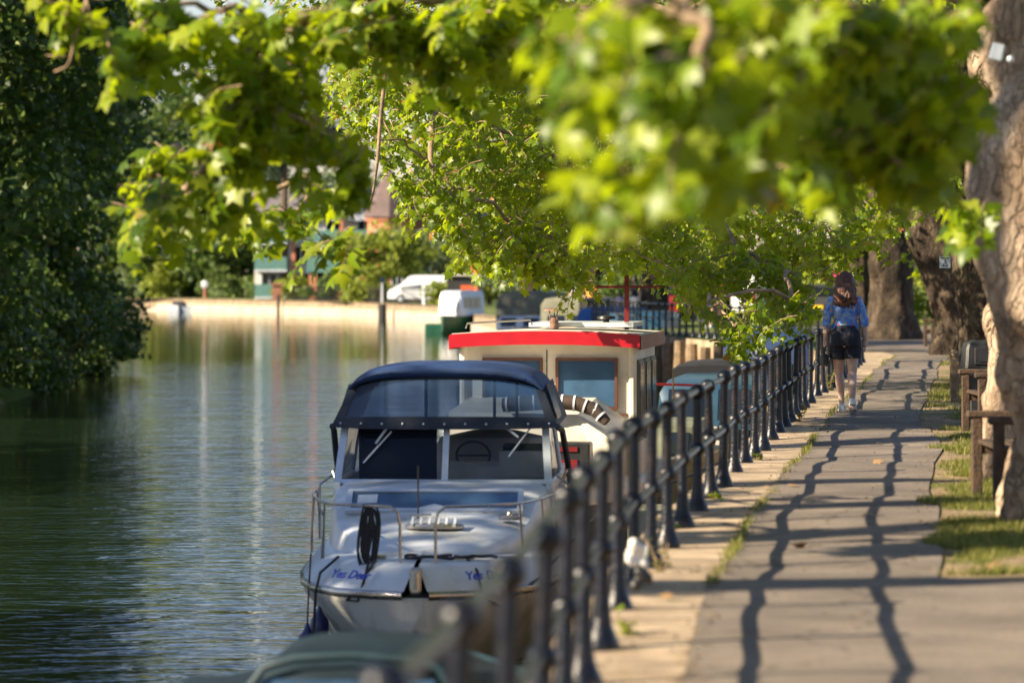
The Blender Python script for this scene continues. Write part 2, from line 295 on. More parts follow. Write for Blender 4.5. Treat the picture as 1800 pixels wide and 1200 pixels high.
# ------------------------------------------------------------------ mesh helpers
class MB:
    def __init__(s): s.v = []; s.f = []
    def add(s, vs, fs):
        o = len(s.v); s.v += [Vector(v) for v in vs]; s.f += [[i+o for i in f] for f in fs]; return s
    def box(s, c, d, rot=None, bev=0):
        c = Vector(c); x, y, z = d[0]/2, d[1]/2, d[2]/2
        if bev:
            e = bev; vs = []
            for zz, k in ((-z, 1), (-z+e, 0), (z-e, 0), (z, 1)):
                a, b = x-(e if k else 0), y-(e if k else 0)
                vs += [(-a+e*(0 if k else 1), -b, zz), (a-e*(0 if k else 1), -b, zz), (a, -b+e*(0 if k else 1), zz), (a, b-e*(0 if k else 1), zz), (a-e*(0 if k else 1), b, zz), (-a+e*(0 if k else 1), b, zz), (-a, b-e*(0 if k else 1), zz), (-a, -b+e*(0 if k else 1), zz)]
            fs = [[7, 6, 5, 4, 3, 2, 1, 0], [24, 25, 26, 27, 28, 29, 30, 31]]
            for r in range(3):
                for i in range(8): fs.append([r*8+i, r*8+(i+1) % 8, (r+1)*8+(i+1) % 8, (r+1)*8+i])
        else:
            vs = [(-x, -y, -z), (x, -y, -z), (x, y, -z), (-x, y, -z), (-x, -y, z), (x, -y, z), (x, y, z), (-x, y, z)]
            fs = [[3, 2, 1, 0], [4, 5, 6, 7], [0, 1, 5, 4], [1, 2, 6, 5], [2, 3, 7, 6], [3, 0, 4, 7]]
        m = rot if rot else Matrix.Identity(3)
        return s.add([m @ Vector(v)+c for v in vs], fs)
    def tube(s, pts, rad, n=8, cap=True, flat=1.0):
        pts = [Vector(p) for p in pts]
        if not hasattr(rad, '__len__'): rad = [rad]*len(pts)
        vs = []; fs = []; up = None
        for i, p in enumerate(pts):
            t = (pts[min(i+1, len(pts)-1)]-pts[max(i-1, 0)])
            t = t.normalized() if t.length > 1e-9 else Vector((0, 0, 1))
            if up is None:
                up = Vector((0, 0, 1)) if abs(t.z) < .9 else Vector((0, 1, 0))
            a = t.cross(up)
            if a.length < 1e-6: a = t.cross(Vector((1, 0, 0)))
            a.normalize(); b = a.cross(t).normalized(); up = b
            for k in range(n):
                an = 2*math.pi*k/n; vs.append(p+a*math.cos(an)*rad[i]+b*math.sin(an)*rad[i]*flat)
        for i in range(len(pts)-1):
            for k in range(n): fs.append([i*n+k, i*n+(k+1) % n, (i+1)*n+(k+1) % n, (i+1)*n+k])
        if cap: fs.append(list(range(n))[::-1]); fs.append([(len(pts)-1)*n+k for k in range(n)])
        return s.add(vs, fs)
    def lathe(s, prof, c=(0, 0, 0), n=16, sx=1, sy=1):
        c = Vector(c); vs = []; fs = []
        for r, z in prof:
            for k in range(n):
                a = 2*math.pi*k/n; vs.append(c+Vector((math.cos(a)*r*sx, math.sin(a)*r*sy, z)))
        for i in range(len(prof)-1):
            for k in range(n): fs.append([i*n+k, i*n+(k+1) % n, (i+1)*n+(k+1) % n, (i+1)*n+k])
        fs.append(list(range(n))[::-1]); fs.append([(len(prof)-1)*n+k for k in range(n)])
        return s.add(vs, fs)
    def ball(s, c, r, n=12, sc=(1, 1, 1)):
        m = max(4, n//2); prof = [(max(1e-4, math.sin(math.pi*i/m)), -math.cos(math.pi*i/m)) for i in range(m+1)]
        o = len(s.v); s.lathe(prof, (0, 0, 0), n); rr = r
        for i in range(o, len(s.v)):
            v = s.v[i]; s.v[i] = Vector((v.x*rr*sc[0], v.y*rr*sc[1], v.z*rr*sc[2]))+Vector(c)
        return s
    def loft(s, rings, cap=True, close=True):
        n = len(rings[0]); vs = [v for r in rings for v in r]; fs = []
        for i in range(len(rings)-1):
            for k in range(n if close else n-1): fs.append([i*n+k, i*n+(k+1) % n, (i+1)*n+(k+1) % n, (i+1)*n+k])
        if cap: fs.append(list(range(n))[::-1]); fs.append([(len(rings)-1)*n+k for k in range(n)])
        return s.add(vs, fs)
    def prism(s, poly, axis, a, b):
        """poly in the two other axes; extruded along axis 'x','y' or 'z' from a to b"""
        def mk(p, t):
            return {'x': (t, p[0], p[1]), 'y': (p[0], t, p[1]), 'z': (p[0], p[1], t)}[axis]
        return s.loft([[mk(p, a) for p in poly], [mk(p, b) for p in poly]])
    def grid(s, fn, nu, nv):
        vs = [fn(i/nu, j/nv) for j in range(nv+1) for i in range(nu+1)]
        return s.add(vs, [[j*(nu+1)+i, j*(nu+1)+i+1, (j+1)*(nu+1)+i+1, (j+1)*(nu+1)+i] for j in range(nv) for i in range(nu)])
    def build(s, name, mat, parent=None, world=False, smooth=True, auto=35):
        me = bpy.data.meshes.new(name); vs = s.v
        if world and parent is not None:
            mi = root_matrix(parent).inverted(); vs = [mi @ v for v in vs]
        me.from_pydata([tuple(v) for v in vs], [], s.f); me.validate()
        return link(name, me, mat, parent, smooth, auto)
def root_matrix(o):
    m = Matrix.Identity(4)
    while o is not None:
        m = Matrix.LocRotScale(o.location, o.rotation_euler, o.scale) @ m; o = o.parent
    return m
def link(name, me, mat, parent=None, smooth=True, auto=35):
    me.materials.clear(); me.materials.append(M[mat] if isinstance(mat, str) else mat)
    o = bpy.data.objects.new(name, me); COL.objects.link(o)
    if parent is not None: o.parent = parent
    if smooth:
        me.shade_smooth()
        if auto:
            try: me.set_sharp_from_angle(angle=R(auto))
            except Exception: pass
    return o
def tag(o, label=None, cat=None, group=None, kind=None):
    if label: o['label'] = label
    if cat: o['category'] = cat
    if group: o['group'] = group
    if kind: o['kind'] = kind
    return o
def thing(name, label, cat, loc=(0, 0, 0), rz=0, group=None):
    o = bpy.data.objects.new(name, None); COL.objects.link(o); o.empty_display_size = .2
    o.location = loc; o.rotation_euler = (0, 0, rz); return tag(o, label, cat, group)
def copy_tree(o, parent=None):
    c = o.copy(); COL.objects.link(c)
    if parent is not None: c.parent = parent
    for ch in list(o.children): copy_tree(ch, c)
    return c
def remesh(mb, voxel, smooth=3, disp=None):
    me = bpy.data.meshes.new('tmp'); me.from_pydata([tuple(v) for v in mb.v], [], mb.f)
    o = bpy.data.objects.new('tmp', me); COL.objects.link(o)
    md = o.modifiers.new('r', 'REMESH'); md.mode = 'VOXEL'; md.voxel_size = voxel
    if smooth:
        sm = o.modifiers.new('s', 'SMOOTH'); sm.factor = .5; sm.iterations = smooth
    dg = bpy.context.evaluated_depsgraph_get(); dg.update()
    out = bpy.data.meshes.new_from_object(o.evaluated_get(dg))
    bpy.data.objects.remove(o); bpy.data.meshes.remove(me)
    if disp:
        co = [v.co.copy() for v in out.vertices]; nn = [v.normal.copy() for v in out.vertices]
        for v, c, n in zip(out.vertices, co, nn): v.co = c+n*disp(c)
    return out
def npmesh(name, V, Fc, mat, parent=None, k=None):
    """V (n,3), Fc (m,k) arrays"""
    me = bpy.data.meshes.new(name)
    me.vertices.add(len(V)); me.vertices.foreach_set('co', V.astype(np.float32).ravel())
    m, k = Fc.shape
    me.loops.add(m*k); me.loops.foreach_set('vertex_index', Fc.astype(np.int32).ravel())
    me.polygons.add(m); me.polygons.foreach_set('loop_start', np.arange(0, m*k, k, dtype=np.int32))
    try: me.polygons.foreach_set('loop_total', np.full(m, k, dtype=np.int32))
    except Exception: pass
    me.update(calc_edges=True)
    return link(name, me, mat, parent, False)
def text_mesh(s, size, mat, parent, name, M4, ext=.002, shear=0, weight=0):
    c = bpy.data.curves.new('txt', 'FONT'); c.body = s; c.size = size; c.extrude = ext; c.shear = shear; c.align_x = 'CENTER'; c.align_y = 'CENTER'; c.offset = weight
    o = bpy.data.objects.new('txt', c); COL.objects.link(o)
    dg = bpy.context.evaluated_depsgraph_get(); dg.update()
    me = bpy.data.meshes.new_from_object(o.evaluated_get(dg)); bpy.data.objects.remove(o)
    me.transform(M4); return link(name, me, mat, parent, False)

# ------------------------------------------------------------------ leaves
LOB = np.array([(0, .34, .06), (0, 0, 0), (.2, -.1, -.02), (.52, .03, -.09), (.33, .24, .0), (.64, .55, -.10), (.27, .55, 0), (0, 1.0, -.12), (-.27, .55, 0), (-.64, .55, -.10), (-.33, .24, 0), (-.52, .03, -.09), (-.2, -.1, -.02)])
LOBF = np.array([(0, i, i+1 if i < 12 else 1) for i in range(1, 13)])
DIA = np.array([(0, 0, 0), (.42, .45, -.08), (0, 1, -.1), (-.42, .45, -.08)]); DIAF = np.array([(0, 1, 2), (0, 2, 3)])
def unit(a): return a/np.maximum(np.linalg.norm(a, axis=-1, keepdims=True), 1e-9)
def leaves(pos, axis, nrm, size, tmpl=LOB, tf=LOBF):
    a = unit(axis); b = unit(np.cross(a, nrm)); n = np.cross(b, a)
    curl = RNG.uniform(.3, 2.2, (len(pos), 1, 1))
    t = tmpl[None]; V = pos[:, None]+size[:, None, None]*(t[..., 0:1]*b[:, None]+t[..., 1:2]*a[:, None]+curl*t[..., 2:3]*n[:, None])
    k = len(tmpl); Fc = (tf[None]+(np.arange(len(pos))*k)[:, None, None]).reshape(-1, 3)
    return V.reshape(-1, 3), Fc

def sprays(clumps, size, per=11, twl=(.5, 1.0), droop=.55):
    """clumps: (centre, radii xyz, number of twigs) -> leaf arrays, twig MB"""
    pos = []; ax = []; nr = []; mb = MB(); anchors = []
    for c, rad, nt in clumps:
        c = Vector(c)
        anchors.append(c+Vector((0, 0, rad[2]*.7)))
        for _ in range(nt):
            while True:
                q = Vector((random.uniform(-1, 1), random.uniform(-1, 1), random.uniform(-1, 1)))
                if q.length < 1: break
            h = random.uniform(0, 2*math.pi); d = Vector((math.cos(h), math.sin(h), random.uniform(-.6, .35))).normalized()
            Lg = random.uniform(*twl); st = c+Vector((q.x*rad[0], q.y*rad[1], q.z*rad[2]))-(d-Vector((0, 0, droop*.4)))*Lg*.5; pts = [st]; n = 6
            for i in range(n):
                d = (d+Vector((random.uniform(-.25, .25), random.uniform(-.25, .25), random.uniform(-.2, .1)-droop*.25))).normalized()
                pts.append(pts[-1]+d*Lg/n)
            mb.tube(pts, [.007*(1-.12*i) for i in range(n+1)], 4, False)
            for i in range(per):
                t = (i+.5)/per*n; j = min(int(t), n-1); p = pts[j].lerp(pts[j+1], t-j)
                dd = (pts[j+1]-pts[j]).normalized()
                side = dd.cross(Vector((0, 0, 1))); side = side.normalized() if side.length > .1 else Vector((1, 0, 0))
                sg = 1 if i % 2 else -1
                a = (side*sg*random.uniform(.5, 1.1)+dd*random.uniform(.2, .9)+Vector((random.uniform(-.3, .3), random.uniform(-.3, .3), random.uniform(-.9, .15)))).normalized()
                pos.append(p+a*.04); ax.append(a)
                nr.append(Vector((random.gauss(-.55, .5), random.gauss(-.35, .5), .8+random.gauss(0, .3))))
    pos = np.array(pos); ax = np.array(ax); nr = np.array(nr)
    sz = size*RNG.uniform(.6, 1.15, len(pos))
    return pos, ax, nr, sz, mb, anchors

def crown_cloud(cx, cy, z0, z1, rx, ry, nclump, per, size, crad, shell=.55, hang=0, shape='dia'):
    C = []
    while len(C) < nclump:
        q = RNG.uniform(-1, 1, 3); r = np.linalg.norm(q)
        if r > 1 or r < shell*RNG.uniform(.2, 1): continue
        C.append((cx+q[0]*rx, cy+q[1]*ry, (z0+z1)/2+q[2]*(z1-z0)/2))
    C = np.array(C); idx = np.repeat(np.arange(nclump), per)
    cr = crad*RNG.uniform(.6, 1.4, nclump)
    off = RNG.normal(0, 1, (len(idx), 3)); off = unit(off)*RNG.uniform(.2, 1, (len(idx), 1))**.5
    off *= np.array([1, 1, .6])
    pos = C[idx]+off*cr[idx][:, None]
    pos[:, 2] -= hang*(np.abs(off[:, 0])+np.abs(off[:, 1]))*cr[idx]*.4
    nr = off+RNG.normal(0, .55, off.shape)+np.array([0, 0, .5]); ax = unit(np.cross(nr, RNG.normal(0, 1, nr.shape)))-np.array([0, 0, .4])
    sz = size*RNG.uniform(.6, 1.3, len(pos))
    if shape == 'dia': V, Fc = leaves(pos, ax, nr, sz, DIA, DIAF)
    else: V, Fc = leaves(pos, ax, nr, sz)
    return V, Fc, C

def limbs(mb, top, C, r0, frac=.25, seed=0):
    rr = random.Random(seed); top = Vector(top)
    for c in C:
        if rr.random() > frac: continue
        c = Vector(c); mid = top.lerp(c, .5)+Vector((rr.uniform(-.4, .4), rr.uniform(-.4, .4), rr.uniform(0, .8)))
        mb.tube([top+(mid-top)*k*.25+Vector((0, 0, .0)) for k in range(4)]+[mid, mid.lerp(c, .5)+Vector((0, 0, .15)), c], [r0, r0*.8, r0*.65, r0*.5, r0*.42, r0*.28, r0*.1], 6, False)

def far_tree(name, label, x, y, zb, h, rx, ry, mat, nclump=110, per=60, size=.3, crad=1.0, z0f=.25, trunk_r=.25, group=None, cat='tree', bark='barkfar', shell=.5, lean=0):
    t = thing(name, label, cat, (x, y, zb), 0, group)
    V, Fc, C = crown_cloud(lean, 0, h*z0f, h, rx, ry, nclump, per, size, crad, shell)
    mb = MB(); k = h*(z0f+.25)
    mb.tube([(0, 0, -.4), (0, 0, .4), (lean*.2, .05, k*.5), (lean*.5, 0, k), (lean*.8, .05, h*.75)], [trunk_r*1.4, trunk_r*1.05, trunk_r*.85, trunk_r*.7, trunk_r*.2], 10)
    mb.build('trunk', bark, t)
    lb = MB(); limbs(lb, (lean*.5, 0, k), C, trunk_r*.4, .3, int(x*7))
    lb.build('limbs', bark, t)
    npmesh('crown', V, Fc, mat, t)
    return t
def shrub(label, x, y, zb, h, rx, ry, mat, n=30, per=60, size=.2, crad=.5, name='shrub', group=None):
    t = thing(name, label, 'shrub', (x, y, zb), 0, group)
    V, Fc, C = crown_cloud(0, 0, 0, h, rx, ry, n, per, size, crad, .3)
    mb = MB()
    for c in C[::3]: mb.tube([(0, 0, -.2), (c[0]*.5, c[1]*.5, c[2]*.45), tuple(c)], [.05, .03, .01], 5, False)
    mb.build('stems', 'barkfar', t); npmesh('foliage', V, Fc, mat, t); return t

# ------------------------------------------------------------------ SETTING
def sheet(name, fn_l, fn_r, ys, nx, mat, dz, zf=gz):
    mb = MB(); n = len(ys)
    def f(u, v):
        y = ys[int(round(v*(n-1)))]; x = fn_l(y)+(fn_r(y)-fn_l(y))*u; return (x, y, zf(x, y)+dz)
    mb.grid(f, nx, n-1); return tag(mb.build(name, mat, auto=0), kind='structure')
YN = [ -12+.35*i for i in range(int(97/.35))]
YF = list(np.arange(84.5, 126, 2.0))+list(np.arange(130, 350, 8))+[350, 380, 450, 600, 1500]
# main land, right side and round behind the river
mb = MB(); ys = YN+YF
offs = [0, .25, .7, 1.3, 2.2, 3.2, 4.4, 6, 9, 14, 25, 60, 150, 400, 1000]
def landf(u, v):
    y = ys[int(round(v*(len(ys)-1)))]; x = XQ(y)+offs[int(round(u*(len(offs)-1)))]
    return (x, y, gz(x, y)-(.004 if y < 90 else 0))
mb.grid(landf, len(offs)-1, len(ys)-1); tag(mb.build('ground', 'land', auto=0), kind='structure')
wob = lambda y, s: .03*math.sin(y*.5+s)+.012*math.sin(y*1.3+s*2)
sheet('path', lambda y: XF(y)+.42, lambda y: XF(y)+1.74+1.3*max(0, min(1, (22.2-y)/1.6))+1.3*wob(y, 1)-.22*max(0, min(1, (y-38)/10)), [-12+.3*i for i in range(int(96/.3))], 12, 'asphalt', .016)
sheet('kerb_strip', lambda y: XF(y)-.24, lambda y: XF(y)+.43+.015*math.sin(y*2), [-12+.3*i for i in range(int(96/.3))], 5, 'strip', .010)
sheet('verge', lambda y: XF(y)+1.4, lambda y: XF(y)+9, [-12+.4*i for i in range(int(96/.4))], 14, 'verge', .004)
# wider path junction further on
mb = MB(); mb.grid(lambda u, v: (7.4+u*9+v*2.2, 83.5+v*45, gz(10, 83.5+v*45)+.02), 6, 10); tag(mb.build('pavement', 'asphalt', auto=0), kind='structure')
mb = MB(); mb.grid(lambda u, v: (-1200+2400*u, -60+1700*v, WZ), 8, 8); tag(mb.build('river', 'water', auto=0), kind='structure')
mb = MB(); yl = list(range(-60, 190, 6))+[190, 220, 260, 300, 345, 400, 700, 1500]
mb.grid(lambda u, v: (XL(yl[int(round(v*(len(yl)-1)))])-[0, .4, 1.2, 3, 8, 30, 120, 700][int(round(u*7))], yl[int(round(v*(len(yl)-1)))], [-1.9, -1.45, -1.1, -.8, -.5, 0, 1, 2][int(round(u*7))]), 7, len(yl)-1)
tag(mb.build('left_bank', 'land', auto=0), kind='structure')
# quay walls
def wall(name, y0, y1, step, zt, zb, mat, label, thick=.02, xo=0):
    mb = MB(); yy = list(np.arange(y0, y1, step))+[y1]
    prof = lambda y: [(XQ(y)-thick+xo, y, zb), (XQ(y)-thick+xo, y, zt(y)), (XQ(y)+.3, y, zt(y)), (XQ(y)+.3, y, zb)]
    mb.loft([prof(y) for y in yy]); return tag(mb.build(name, mat, auto=30), label, 'wall')
wall('quay_wall', -12, 117, 1.0, lambda y: gz(XQ(y), y)-.008, -2.4, 'quay', 'brown stone quay wall under the black railing along the towpath')
wall('embankment_wall', 117.1, 380, 6, lambda y: WZ+.56, -2.4, 'concrete_pale', 'long pale sunlit concrete embankment wall at the far water edge', .05)
mb = MB(); yy = [118+6*i for i in range(38)]
mb.loft([[(XQ(y)+.1, y, WZ+.3), (XQ(y)+.1, y, gz(0, y)+.03), (XQ(y)+.6, y, gz(0, y)+.03), (XQ(y)+.6, y, WZ+.3)] for y in yy])
tag(mb.build('retaining_wall', 'brownwall', auto=30), 'low brown earth-coloured wall set back above the pale embankment', 'wall')
# timber piles on the stone wall facing us
a = Vector((XQ(112.5), 112.5, 0)); b = Vector((XQ(99), 99, 0)); g = 'timber piles against the quay wall'
q = MB(); q.tube([(0, 0, -2.2), (0, 0, -.9), (.01, 0, .0)], [.16, .155, .13], 9)
pile0 = None
for i in range(7):
    p = a.lerp(b, (i+.4)/7)+Vector((-.3, -.25, -.16-.05*(i % 3)))
    if pile0 is None: pile0 = q.build('timber_pile', 'woodpale'); o = pile0
    else: o = pile0.copy(); COL.objects.link(o)
    o.location = p; o.rotation_euler = (0, .03*((i*7) % 3-1), i); o.scale = (1.1, 1.1, 1)
    tag(o, 'weathered round timber pile standing against the stone quay wall', 'pile', g)

# ------------------------------------------------------------------ RAILING
def post_proto():
    mb = MB(); mb.lathe([(.084, 0), (.086, .03), (.066, .075), (.052, .11), (.044, .16), (.042, .2), (.037, .24), (.0355, .44), (.034, .52), (.033, .84), (.041, .85), (.034, .865)], n=14)
    me = mb.build('post', 'iron'); k1 = MB().ball((0, 0, 0), .061, 16, (1, 1, .95)).build('ball_joint', 'iron', me, auto=0); k1.location = (0, 0, .895)
    k2 = k1.copy(); COL.objects.link(k2); k2.location = (0, 0, .475); k2.scale = (.95, .95, .95)
    return me
def railing(label, pts, group=None):
    t = thing('iron_railing', label, 'railing', pts[0])
    o = Vector(pts[0]); pp = post_proto(); pp.parent = t; first = True
    for i, p in enumerate(pts):
        c = pp if first else copy_tree(pp, t); first = False
        c.location = Vector(p)-o; c.rotation_euler = (random.gauss(0, .016), random.gauss(0, .016), random.uniform(0, 6)); c.scale = (1, 1, 1+random.gauss(0, .01))
        p1 = pts[i]
    for h, nm in ((.895, 'top_rail'), (.475, 'middle_rail')):
        mb = MB()
        for p, q_ in zip(pts, pts[1:]):
            p = Vector(p)-o; q_ = Vector(q_)-o; j1 = random.gauss(0, .006)
            mb.tube([p+Vector((j1, 0, h)), (p+q_)/2+Vector((j1, 0, h-.005)), q_+Vector((j1, 0, h))], .0235, 8)
        mb.build(nm, 'rail', t)
    return t
pts = []; y = 6.35
while y < 74:
    x = XF(y); pts.append((x, y, .35*gz(x, y)+.0)); y += 1.68
railing('long black iron railing with ball joints beside the towpath', pts)
pts2 = []
line = [Vector((7.55, 83, 0)), Vector((7.15, 88, 0)), Vector((6.2, 98, 0)), Vector((4.42, 112, 0)), Vector((3.9, 116, 0)), Vector((3.3, 125, 0)), Vector((2.4, 140, 0))]
acc = 0
for A, B in zip(line, line[1:]):
    L_ = (B-A).length; d = acc
    while d < L_:
        p = A.lerp(B, d/L_); pts2.append((p.x, p.y, gz(p.x, p.y)+.004)); d += 1.15
    acc = d-L_
railing('second black iron railing on the stone quay, running left behind the moored boats', pts2)

# ------------------------------------------------------------------ TREES, right bank
def trunk_obj(t, pts, rad, burls, mat, voxel=.05, amp=.05, roots=5, fr=1.0):
    base = Vector(t.location); mb = MB()
    mb.tube([Vector(p) for p in pts], rad, 20)
    for k in range(roots):
        a = 2*math.pi*k/roots+random.uniform(-.3, .3); r0 = rad[1]
        mb.tube([(math.cos(a)*r0*.45, math.sin(a)*r0*.45, .75*fr), (math.cos(a)*r0*.9, math.sin(a)*r0*.9, .22*fr), (math.cos(a)*r0*1.12, math.sin(a)*r0*1.12, -.12)], [r0*.33, r0*.36, r0*.26], 10)
    for (bx, by, bz, br, bs) in burls: mb.ball((bx, by, bz), br, 14, bs)
    sd = random.uniform(0, 50)
    def disp(c):
        return amp*(mnoise.noise(Vector((c.x*1.5+sd, c.y*1.5, c.z*.9)))+.55*mnoise.noise(Vector((c.x*4+sd, c.y*4, c.z*2.6)))+.32*mnoise.noise(Vector((c.x*10, c.y*10+sd, c.z*8))))
    me = remesh(mb, voxel, 4, disp); return link('trunk', me, mat, t, True, 0)

def clump(px, py, rx, ry, D, dD, n):
    n = int(round(n*(1.5 if D < 20 else 1.35 if D < 34 else 1.9 if D < 75 else 1.2)))
    c = P(px, py, D); s = D/F; return (c, (rx*s, dD, ry*s), n)
def plane_tree(label, loc, pts, rad, burls, bark, clumps, lsize, lmat, per=11, twl=(.5, 1), voxel=.05, amp=.05, limb_r=.09, extra=None, forks=None, up=(0, 0, 6.2, 15.5, 5.6, 5.6, 100)):
    t = thing('plane_tree', label, 'tree', loc, 0, 'plane trees along the towpath'); o = Vector(loc)
    trunk_obj(t, pts, rad, burls, bark, voxel, amp)
    cl = [(Vector(c)-o, r, n) for c, r, n in clumps]
    pos, ax, nr, sz, tw, anc = sprays(cl, lsize, per, twl)
    V, Fc = leaves(pos, ax, nr, sz)
    if up:
        V2, F2_, _c = crown_cloud(up[0], up[1], up[2], up[3], up[4], up[5], up[6], 60, .34, 1.1, .3)
        Fc = np.concatenate([Fc, F2_+len(V)]); V = np.concatenate([V, V2])
    npmesh('crown', V, Fc, lmat, t)
    lb = MB(); rr = random.Random(5)
    fk = [Vector(f) for f in (forks or [pts[-1]])]
    nodes = list(fk); par = [-1]*len(fk)
    for i in range(1, len(fk)): par[i] = 0 if fk[0] != fk[i] else -1
    rest = list(anc)
    while rest:
        best = None
        for i, a_ in enumerate(rest):
            for j, q_ in enumerate(nodes):
                c_ = (a_-q_).length+max(0, a_.z-q_.z)*1.2
                if best is None or c_ < best[0]: best = (c_, i, j)
        nodes.append(rest.pop(best[1])); par.append(best[2])
    cnt = [1]*len(nodes)
    for i in range(len(nodes)-1, 0, -1):
        if par[i] >= 0: cnt[par[i]] += cnt[i]
    rad_ = [min(limb_r, .011*math.sqrt(c_)+.004) for c_ in cnt]
    for i in range(len(nodes)):
        if par[i] < 0: continue
        f, a_ = nodes[par[i]], nodes[i]; L0 = (f-a_).length
        mid = f.lerp(a_, .5)+Vector((rr.uniform(-.12, .12), rr.uniform(-.1, .1), .16))*L0
        n = 9; ptl = []
        for k in range(n+1):
            u = k/n; ptl.append(f*(1-u)**2+mid*2*u*(1-u)+a_*u*u+Vector((mnoise.noise(Vector((u*4, L0, i))), 0, mnoise.noise(Vector((u*4, L0, i+.5)))))*.1*L0**.5*math.sin(u*math.pi))
        ra = rad_[i]*1.15; rb = max([rad_[j] for j in range(len(nodes)) if par[j] == i] or [.006])
        lb.tube(ptl, [ra+(rb-ra)*k/n for k in range(n+1)], 6, False)
    lb.build('limbs', 'twig', t, auto=0)
    tag(tw.build('twigs', 'twig', t, auto=0), kind='stuff')
    return t

# near-left leafy arm + shading leaves (belongs to the big foreground trunk)
c1 = []
def C1(*a): c1.append(clump(*a))
# top-left band, lower-left mass (about 22-25 m away)
C1(120, 5, 60, 14, 22.5, .5, 2); C1(300, 40, 110, 40, 22.6, .7, 9); C1(450, 70, 120, 55, 23, .9, 16); C1(230, 90, 60, 30, 22.5, .5, 4)
C1(600, 50, 130, 60, 23.5, 1.0, 19); C1(760, 40, 130, 60, 24, 1.1, 22); C1(900, 30, 140, 60, 24.5, 1.2, 20); C1(820, 110, 120, 50, 26, 1.2, 15)
C1(390, 170, 70, 60, 22.8, .6, 10); C1(420, 240, 90, 50, 23, .6, 10); C1(500, 190, 80, 50, 23.5, .6, 6); C1(470, 120, 100, 40, 23.2, .7, 9)
C1(290, 290, 60, 30, 26, .5, 6); C1(350, 340, 110, 35, 24.5, .6, 10); C1(270, 385, 60, 30, 25.5, .45, 6); C1(420, 380, 70, 25, 28, .5, 5)
C1(560, 330, 60, 30, 28, .5, 4); C1(570, 440, 60, 22, 30, .45, 4); C1(520, 395, 40, 20, 29, .4, 2); C1(620, 300, 30, 18, 22.8, .4, 2); C1(560, 250, 60, 30, 23, .5, 4)

C1(1682, 372, 26, 26, 23.5, .3, 3)
# unseen arms above, which shade it
for k in range(0):
    c1.append((Vector((random.uniform(-3.5, 1.5), random.uniform(19, 31), random.uniform(4.2, 6.5))), (1.0, 1.2, .5), 9))
T1 = (3.78, 26.6, 0)
tp = lambda px, py: ((px-900)/F*26.6-3.78, CZ-(py-475)/F*26.6)
plane_tree('huge pale knobbly plane tree trunk nearest the camera at the right edge', T1,
    [(.12, 0, -.3), (.12, 0, .15), (.06, 0, .7), (-.02, .05, 1.3), (-.08, 0, 1.9), (-.05, 0, 2.5), (.15, .1, 3.2), (.3, .1, 4.2), (.2, 0, 5.6)],
    [.44, .40, .37, .39, .50, .52, .48, .42, .34],
    [(-.38, -.12, 2.25, .26, (1, 1, 1.5)), (-.42, -.05, 1.95, .2, (1, 1, 1.2)), (-.2, -.32, 1.6, .22, (1, .9, 1.4)), (-.3, -.1, 2.62, .2, (1, 1, 1.1)), (-.12, -.36, .9, .16, (1, .8, 1.6)), (-.28, .1, 3.35, .26, (1, 1, 1.6)), (-.3, -.1, 1.1, .12, (1, 1, 1.6)), (.1, -.42, 2.1, .2, (1, 1, 1.3))],
    'barktan', c1, .138, 'leafnear', forks=[(0, 0, 4.6), (-2.5, -2, 5.6)], limb_r=.07, amp=.085, voxel=.04, twl=(.25, .5))

# off-frame tree whose low branches hang close to the lens at upper right
c0 = []
def C0(*a): c0.append(clump(*a))
C0(1060, 60, 110, 51, 13.2, .6, 6); C0(1200, 30, 120, 42, 13.4, .6, 7); C0(1100, 162, 100, 51, 13.0, .6, 7); C0(1230, 152, 80, 51, 13.2, .6, 6); C0(1100, 312, 100, 34, 13.2, .6, 6)
C0(1230, 252, 110, 42, 13.1, .6, 7); C0(1340, 232, 60, 42, 13.4, .6, 3); C0(1160, 90, 120, 51, 14.0, .6, 6); C0(1000, 112, 60, 51, 14.6, .6, 3)
C0(1460, 80, 110, 60, 16.9, .8, 16); C0(1480, 200, 120, 70, 17.5, .8, 18); C0(1360, 110, 80, 60, 16.5, .8, 11); C0(1610, 190, 90, 60, 17.5, .8, 14); C0(1430, 280, 90, 35, 17.5, .8, 13); C0(1590, 40, 110, 40, 17.1, .8, 13); C0(1560, 280, 70, 30, 17.5, .8, 10); C0(1380, 20, 80, 25, 14.0, .6, 4)
for k in range(15):  # unseen clumps above the frame, added to shade the right-hand near leaves
    c0.append((Vector((random.uniform(-1.5, .1), random.uniform(14, 17), random.uniform(3.9, 4.7))), (.5, .5, .3), 16))

for k in range(1):  # extra clump out of frame, added to darken the leaves right of it
    c0.append((Vector((random.uniform(-1.2, .4), random.uniform(8, 12.5), random.uniform(3.0, 4.4))), (.5, .7, .35), 8))
plane_tree('plane tree just out of view whose out-of-focus leaves fill the upper right', (3.8, 14.5, 0),
    [(0, 0, -.3), (0, 0, .2), (0, 0, 1.5), (.05, 0, 3.2), (0, 0, 5)], [.5, .42, .36, .34, .3], [(-.3, 0, 1.8, .22, (1, 1, 1.3))], 'barktan', c0, .14, 'leafnear', per=7, twl=(.15, .38), voxel=.07, forks=[(0, 0, 3.8), (-2, -.8, 3.7)], limb_r=.045)

c2 = []
def C2(*a): c2.append(clump(*a))
